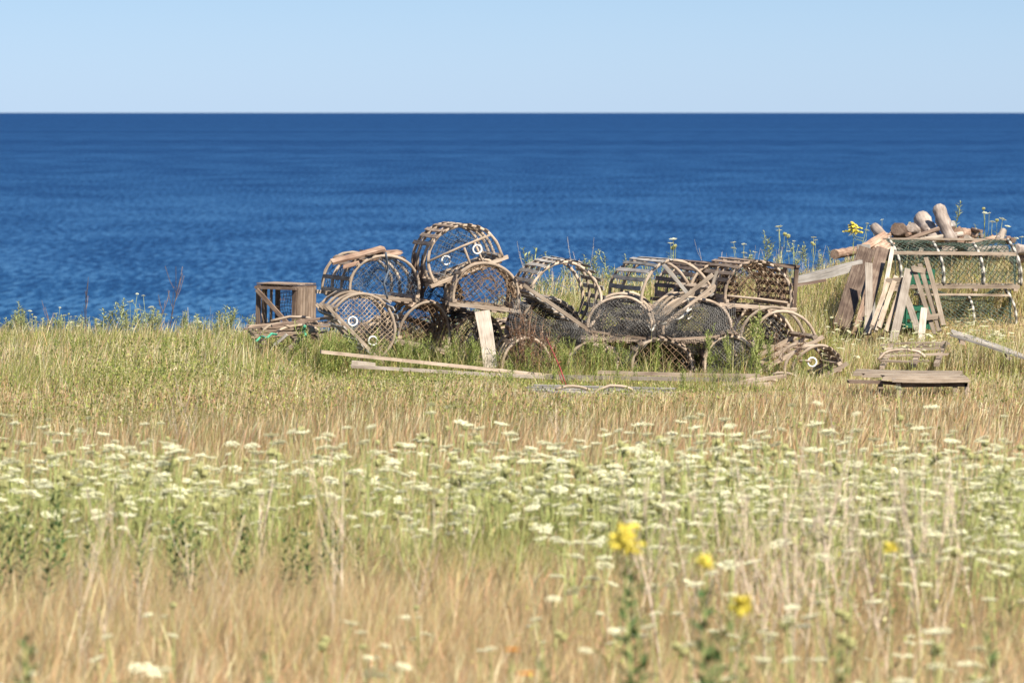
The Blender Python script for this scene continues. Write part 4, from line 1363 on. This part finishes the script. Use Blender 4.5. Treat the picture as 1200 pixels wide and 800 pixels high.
dead = [(98, 330, 44.0, 1), (196, 318, 44.0, 1), (178, 345, 44.2, 0), (64, 358, 44.2, 0)]
for n_, (px, pt, Yd, q_) in enumerate(dead):
    place(weed(.9, 6, .02, .008, 'leafrust', stem='deadstem', branches=7, lean=(.35 if q_ else .2), r=.0045, name='dead_weed'), px, pt, Yd, .9,
          ['dead brown branching weed standing against the sea, leaning near the left edge', 'tallest dead brown weed stalk standing against the sea at left', 'shorter dead weed beside the tallest dead stalk at left', 'low dead weed at the left edge of the land'][n_], 'weed', 'dead weeds against the sea', rz=math.pi if n_ == 0 else None)
st = []
for k in range(40): st.append((rng.uniform(600, 1000), rng.uniform(285, 318), rng.uniform(44, 46)))
for k in range(22): st.append((rng.uniform(180, 300), rng.uniform(358, 382), rng.uniform(43.5, 45.4)))
for k in range(16): st.append((rng.uniform(0, 180), rng.uniform(372, 392), rng.uniform(43.5, 45.4)))
field(lambda h_: weed(h_, 3, .03, .006, 'leafpale', stem='drystem', branches=2, lean=.12, r=.0024, name='dry_stalk'), [.5, .6, .7], st, 'thin pale dry stalk standing up against the sea', 'dry stalk', 'dry stalks against the sea')
# bleached stalks in the flower band
st = []
for k in range(100):
    px = rng.choice([rng.uniform(0, 1200), rng.uniform(760, 1200)])
    st.append((px, rng.uniform(520, 640), rng.uniform(16.5, 21.5)))
st += [(228, 440, 27.5), (664, 472, 27.0), (668, 478, 26.8), (976, 480, 21.0), (215, 452, 28.0), (1112, 520, 20), (898, 560, 17.5), (905, 575, 17.0)]
field(lambda h_: weed(h_, 4, .03, .006, 'leafpale', stem='drystem', branches=6, lean=.16, r=.0026, name='dry_stalk'), [.6, .7, .8, .65], st, 'bleached branching dry stalk among the white flowers', 'dry stalk', 'bleached stalks in the flower band')
# green weeds growing through and before the heap
gwd = []
for (a, b_, n_, y0, y1) in ((330, 400, 14, 378, 415), (380, 470, 20, 384, 422), (455, 560, 26, 390, 424), (560, 600, 4, 405, 425), (640, 800, 26, 392, 438), (640, 740, 14, 388, 420), (880, 910, 5, 355, 400), (830, 890, 9, 380, 430), (900, 950, 8, 400, 432), (600, 660, 6, 405, 435), (0, 300, 60, 388, 430), (300, 420, 16, 410, 440), (300, 1000, 60, 424, 462), (0, 300, 25, 400, 470)):
    for k in range(n_): gwd.append((rng.uniform(a, b_), rng.uniform(y0, y1), rng.uniform(38.0, 38.7) if a > 300 else rng.uniform(37, 43)) if y1 < 461 else (rng.uniform(a, b_), rng.uniform(y0, y1), rng.uniform(35.5, 37.6)))
field(lambda h_: weed(h_, 44, .05, .010, 'leafgreen', branches=5, lean=.15, t0=.1, r=.003), [.35, .4, .45], gwd, 'slender bright green weed growing up in front of the traps', 'weed', 'green weeds around the heap', 'slender_weed')
rw = [(603, 362, 38.45), (608, 368, 38.4), (615, 362, 38.4), (626, 372, 38.4), (634, 380, 38.4), (644, 388, 38.35), (650, 400, 38.3), (658, 404, 38.3), (665, 415, 38.2), (640, 398, 38.3), (620, 384, 38.35), (630, 392, 38.3), (612, 372, 38.8), (622, 366, 38.85), (632, 375, 38.7), (640, 385, 38.7), (650, 395, 38.6), (604, 385, 38.8), (618, 390, 38.6), (905, 385, 38.5), (930, 400, 38.3), (918, 405, 38.3), (940, 385, 38.6), (962, 405, 38.5)]
field(lambda h_: weed(h_, 20, .05, .008, 'leafrust', stem='deadstem', branches=6, lean=.15, r=.003), [.45, .5], rw, 'rusty brown withered weed growing through the heap', 'weed', 'rusty weeds in the heap', 'withered_weed')
def red_weed():
    root = new_root('weed')
    p0 = at(677, 486, 36.0); root.location = p0
    P = [at(x_, y_, 36.0 + .5 * k) - p0 for k, (x_, y_) in enumerate(((677, 488), (668, 465), (656, 430), (646, 408), (640, 396)))]
    b = MB(); b.tube(P, [.006, .0055, .005, .004, .003], 5, tone=1)
    b.tube([at(673, 480, 36.1) - p0, at(660, 450, 36.6) - p0, at(654, 435, 36.8) - p0], .003, 4, tone=1)
    b.build('stem', M['redstem'], root, True)
    b = MB()
    for k in range(26):
        th = k * 2.4
        leaf(b, P[2].lerp(P[4], k / 26), (math.cos(th), math.sin(th), .5), .06, .012)
    b.build('leaves', M['leafrust'], root)
    tag(root, 'weed with a bright red stem slanting in front of the heap', 'weed')
red_weed()
